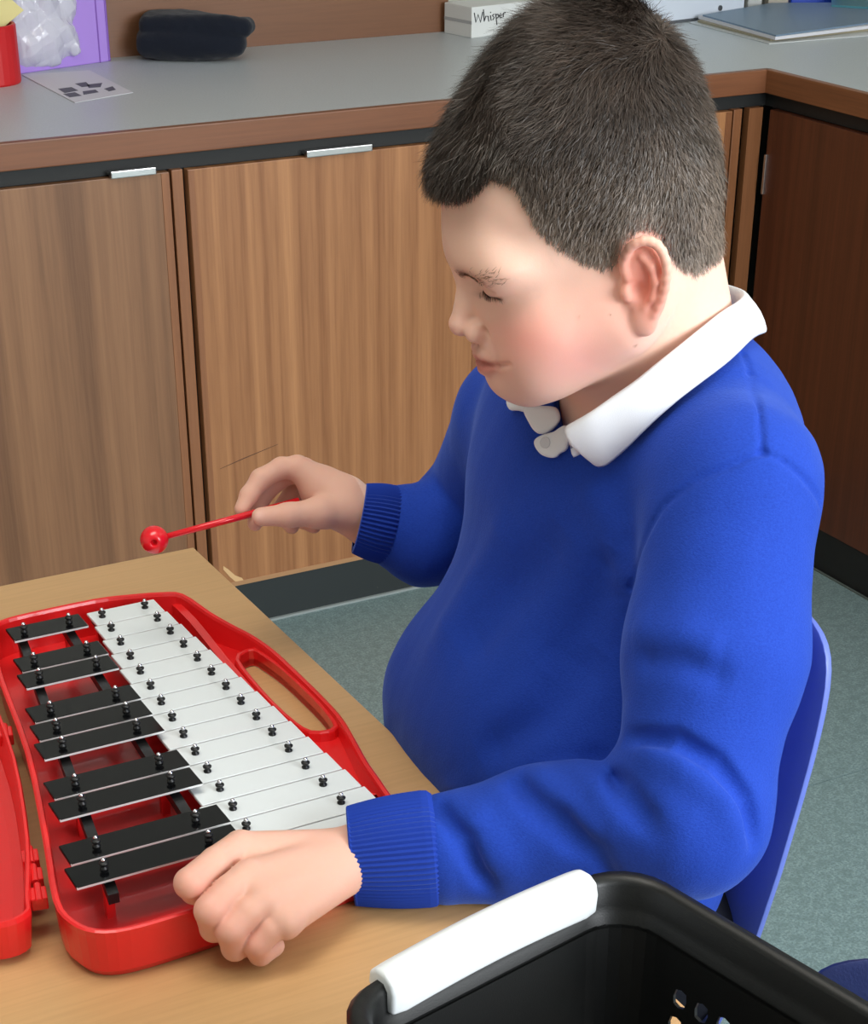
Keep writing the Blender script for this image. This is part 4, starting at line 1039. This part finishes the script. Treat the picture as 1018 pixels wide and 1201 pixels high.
# seams: armhole and shoulder
fold([(893,531),(860,545),(812,565),(776,596),(752,640),(740,690)], .0026, .0028); fold([(893,531),(925,546),(950,570),(963,590)], .0026, .0028)
fold([(880,437),(888,470),(892,505),(893,531)], .0026, .0028); fold([(872,415),(880,437)], .0026, .0028)
def jdisp(P):
    out = .0016*fbm(P, 28, 31)+.0006*fbm(P, 90, 32)
    for w3, amp, wd in folds:
        lo_, hi_ = w3.min(0)-wd*3.2, w3.max(0)+wd*3.2; near = np.all((P > lo_) & (P < hi_), axis=1)
        if not near.any(): continue
        p = P[near]; best = np.full(len(p), 9.0); tt = np.zeros(len(p))
        for i in range(len(w3)-1):
            a_, ab = w3[i], w3[i+1]-w3[i]; t_ = np.clip((p-a_)@ab/(ab@ab), 0, 1); dd_ = np.linalg.norm(p-a_-t_[:, None]*ab, axis=1); up = dd_ < best
            best = np.where(up, dd_, best); tt = np.where(up, (i+t_)/(len(w3)-1), tt)
        env = np.clip(np.minimum(tt, 1-tt)*5+.25, 0, 1) if wd > .004 else 1
        out[near] += (1.35 if wd > .004 else 1)*amp*np.exp(-(best/wd)**2)*env
    return out
jm.disp = jdisp
# openings at neck and wrists
jm.cone(NB+V3((.004,0,-.03)), nk0, .056, .076, .006, sub=True)
vt = jm0.hit(641, 541); jm.cone(vt+V3((.02,0,.012)), NB+V3((-.03,0,.02)), .004, .058, .006, sub=True)
jo, jp = mesh_sdf('jumper', jm, V3((.42,.70,.50)), V3((1.02,1.52,1.12)), .0021, M_knit, boy)
# ribbed cuffs
def cuff(A, B, ra, rb, n=64):
    A, B = Vector(A), Vector(B); vd = (B-Vector(CAM)).normalized(); ax_ = (B-A).normalized(); s1 = ax_.cross(Vector((0,0,1))).normalized(); s2 = s1.cross(ax_); bm = bmesh.new(); rows = []
    spec = [(1.0, -.0045), (1.003, -.001), (1.0, .0005), (.985, .0012)]+[(1-t_, .0006) for t_ in np.linspace(.04, .92, 9)]+[(0, 0), (-.06, -.003)]
    for t_, dr_ in spec:
        c_ = A+(B-A)*t_; vp = vd-ax_*vd.dot(ax_); sk = .85*vd.dot(ax_)/vp.length_squared; r_ = ra+(rb-ra)*t_+dr_+.0015*math.sin(t_*3.1)
        rows.append([c_+(lambda o_: o_+ax_*sk*o_.dot(vp))((s1*math.cos(q)+s2*math.sin(q)))*(r_+(.0009 if k % 2 else -.0007)*(.35 if t_ > .98 else 1)*(0 if t_ > 1.0 and dr_ < -.003 else 1)) for k, q in enumerate(np.linspace(0, 2*math.pi, 2*n, endpoint=False))])
    loft(bm, rows); bm_obj('cuff', bm, M_cuff, jo, smooth=False)
cuff(Q(506, 995, d=1.314), Q(411, 1004, d=1.317), .0415, .0350)
cuff(Q(462, 617, d=1.632), Q(421, 608, d=1.612), .0345, .0300, 54)

# ---- collar
neck = Sdf(); neck.cone(nk0, nk1, .060, .064, .022)
jall = Sdf(); jall.p = list(jm0.p); jall.cone(NB+V3((0,0,-.04)), nk0, .066, .066, .02)
def lowp(x, y, off=.004):
    p = jall.hit(x, y); 
    if p is None: return None
    f0 = jall.ev(p[None], False)[0]; g_ = np.array([jall.ev((p+np.eye(3)[k]*.001)[None], False)[0]-f0 for k in range(3)]); return p+g_/np.linalg.norm(g_)*off
up_px = [(661,502,1.262),(690,486,1.250),(719,466,1.243),(745,448,1.238),(770,428,1.236),(798,406,1.238),(824,385,1.246),(848,366,1.262),(868,353,1.285),(872,344,1.318),(856,337,1.350),(832,332,1.372),(806,334,1.385),(775,350,1.390),(735,390,1.385),(700,425,1.372),(670,455,1.352)]
lo_px = [(704,548),(716,546),(738,528),(757,511),(776,494),(800,473),(825,451),(853,427),(880,403)]
Up = [Q(x, y, d=d_) for x, y, d_ in up_px]
Lo = [lowp(x, y) for x, y in lo_px]
axn = (nk0-NB); axn /= np.linalg.norm(axn)
bm = bmesh.new(); rows = []
for i, u in enumerate(Up):
    c_ = NB+axn*((u-NB)@axn); rad = (u-c_); rn = np.linalg.norm(rad); rad /= rn
    if i < len(Lo) and Lo[i] is not None: lw = Lo[i]
    elif i < 13: lw = u+rad*.018-axn*.040
    else: lw = u+rad*.016-axn*.034
    inn = u-rad*.0045-axn*.030; top = u+axn*.0012
    mid = (u+rad*.004+lw)/2+rad*.0035
    rows.append([Vector(p) for p in (inn, inn*.5+(u-rad*.004)*.5, u-rad*.0035-axn*.002, top-rad*.0010, top+rad*.0022, u+rad*.005-axn*.005, mid, lw+rad*.0012, lw-rad*.0012, mid-rad*.0026, u+rad*.0018-axn*.008, u-rad*.001-axn*.010, inn+rad*.0022)])
R2 = []
for c in range(len(rows[0])):
    R2.append(smooth_curve([r[c] for r in rows], 4))
loft(bm, [[R2[c][i] for c in range(len(R2))] for i in range(len(R2[0]))], caps=(True, True))
col = bm_obj('collar', bm, M_polo, boy, smooth=True); mo = col.modifiers.new('s', 'SUBSURF'); mo.levels = 1; mo.render_levels = 1
# placket and the far collar leaf
def leaf(name, px, th=.0022, off=.006, bulge=.0014):
    cx_, cy_ = sum(x for x, y in px)/len(px), sum(y for x, y in px)/len(px)
    c0 = lowp(cx_, cy_, 0.0); c_ = lowp(cx_, cy_, off); sn = (c_-c0)/np.linalg.norm(c_-c0); vn = CAM-c_; vn /= np.linalg.norm(vn)
    nrm = sn*.6+vn*.4; nrm /= np.linalg.norm(nrm); P = [CAM+ray(x, y)*((nrm@(c_-CAM))/(nrm@ray(x, y))) for x, y in px]; P2 = smooth_curve([Vector(p) for p in P], 4, True)
    bm = bmesh.new(); rings = []
    for s_, h_ in ((1.0, -th), (1.0, 0), (.93, th*.6), (.6, bulge), (.15, bulge*1.15)):
        rings.append([Vector(c_)+(p-Vector(c_))*s_+Vector(nrm)*h_ for p in P2])
    loft(bm, rings, caps=(True, True)); bm_obj(name, bm, M_polo, col, smooth=True); return c_, nrm
pc, pn = leaf('placket', [(627,516),(636,510),(650,506),(662,499),(668,508),(664,526),(656,532),(649,537),(636,534),(628,525)])
leaf('collar_leaf', [(614,478),(632,476),(650,478),(655,490),(650,500),(640,508),(630,508),(622,498)], off=.006)
leaf('collar_tip', [(595,469),(612,468),(630,471),(634,480),(618,483),(606,481),(597,480)], off=.008)
pb = CAM+ray(641, 519)*((pn@(pc-CAM))/(pn@ray(641, 519)))+pn*.0008; bm = bmesh.new(); nrm = Vector(pn); cyl(bm, Vector(pb), Vector(pb)+nrm*.0018, .0042, n=16); bm_obj('button', bm, mat('pearl_button', lin(214,214,220), .25), col)

# ---- trousers and shoes
tr = Sdf(); tr.cone(PE+V3((0,.05,0)), PE+V3((0,-.05,0)), .118, .118, .03).cone(PE, BE+V3((0,0,-.05)), .12, .12, .03)
for sy in (1.02, 1.18):
    s2 = sy+(sy-1.1)*.4; tr.chain([V3((.76,sy,.555)), V3((.36,s2,.550)), V3((.335,s2,.13))], [.090, .066, .058], .03)
    tr.cone(V3((.335,s2,.14)), V3((.335,s2,.05)), .046, .050, .006, sub=True)
tr.disp = lambda P: .002*fbm(P, 30, 41)
to, tp = mesh_sdf('trousers', tr, V3((.24,.88,.09)), V3((.92,1.32,.70)), .006, M_trou, boy)
for sy in (1.02, 1.18):
    s2 = sy+(sy-1.1)*.5; sh_ = Sdf(); sh_.chain([V3((.35,s2,.055)), V3((.29,s2,.045)), V3((.20,s2,.034))], [.040, .038, .034], .02); sh_.fn(lambda P: -(P[:, 2]-.012), V3((.27,s2,-.1)), .2, .003, sub=False) if False else None
    sh_.fn(lambda P: P[:, 2]-.004, V3((.27,s2,-.08)), .25, .004, sub=True)
    so, sp_ = mesh_sdf('shoe', sh_, V3((.12,s2-.07,-.02)), V3((.43,s2+.07,.13)), .004, M_shoe, boy)
    bm = bmesh.new(); box(bm, (.270, s2, .004), (.20, .070, .008), bevel=.003); bm_obj('sole', bm, M_rub, so)
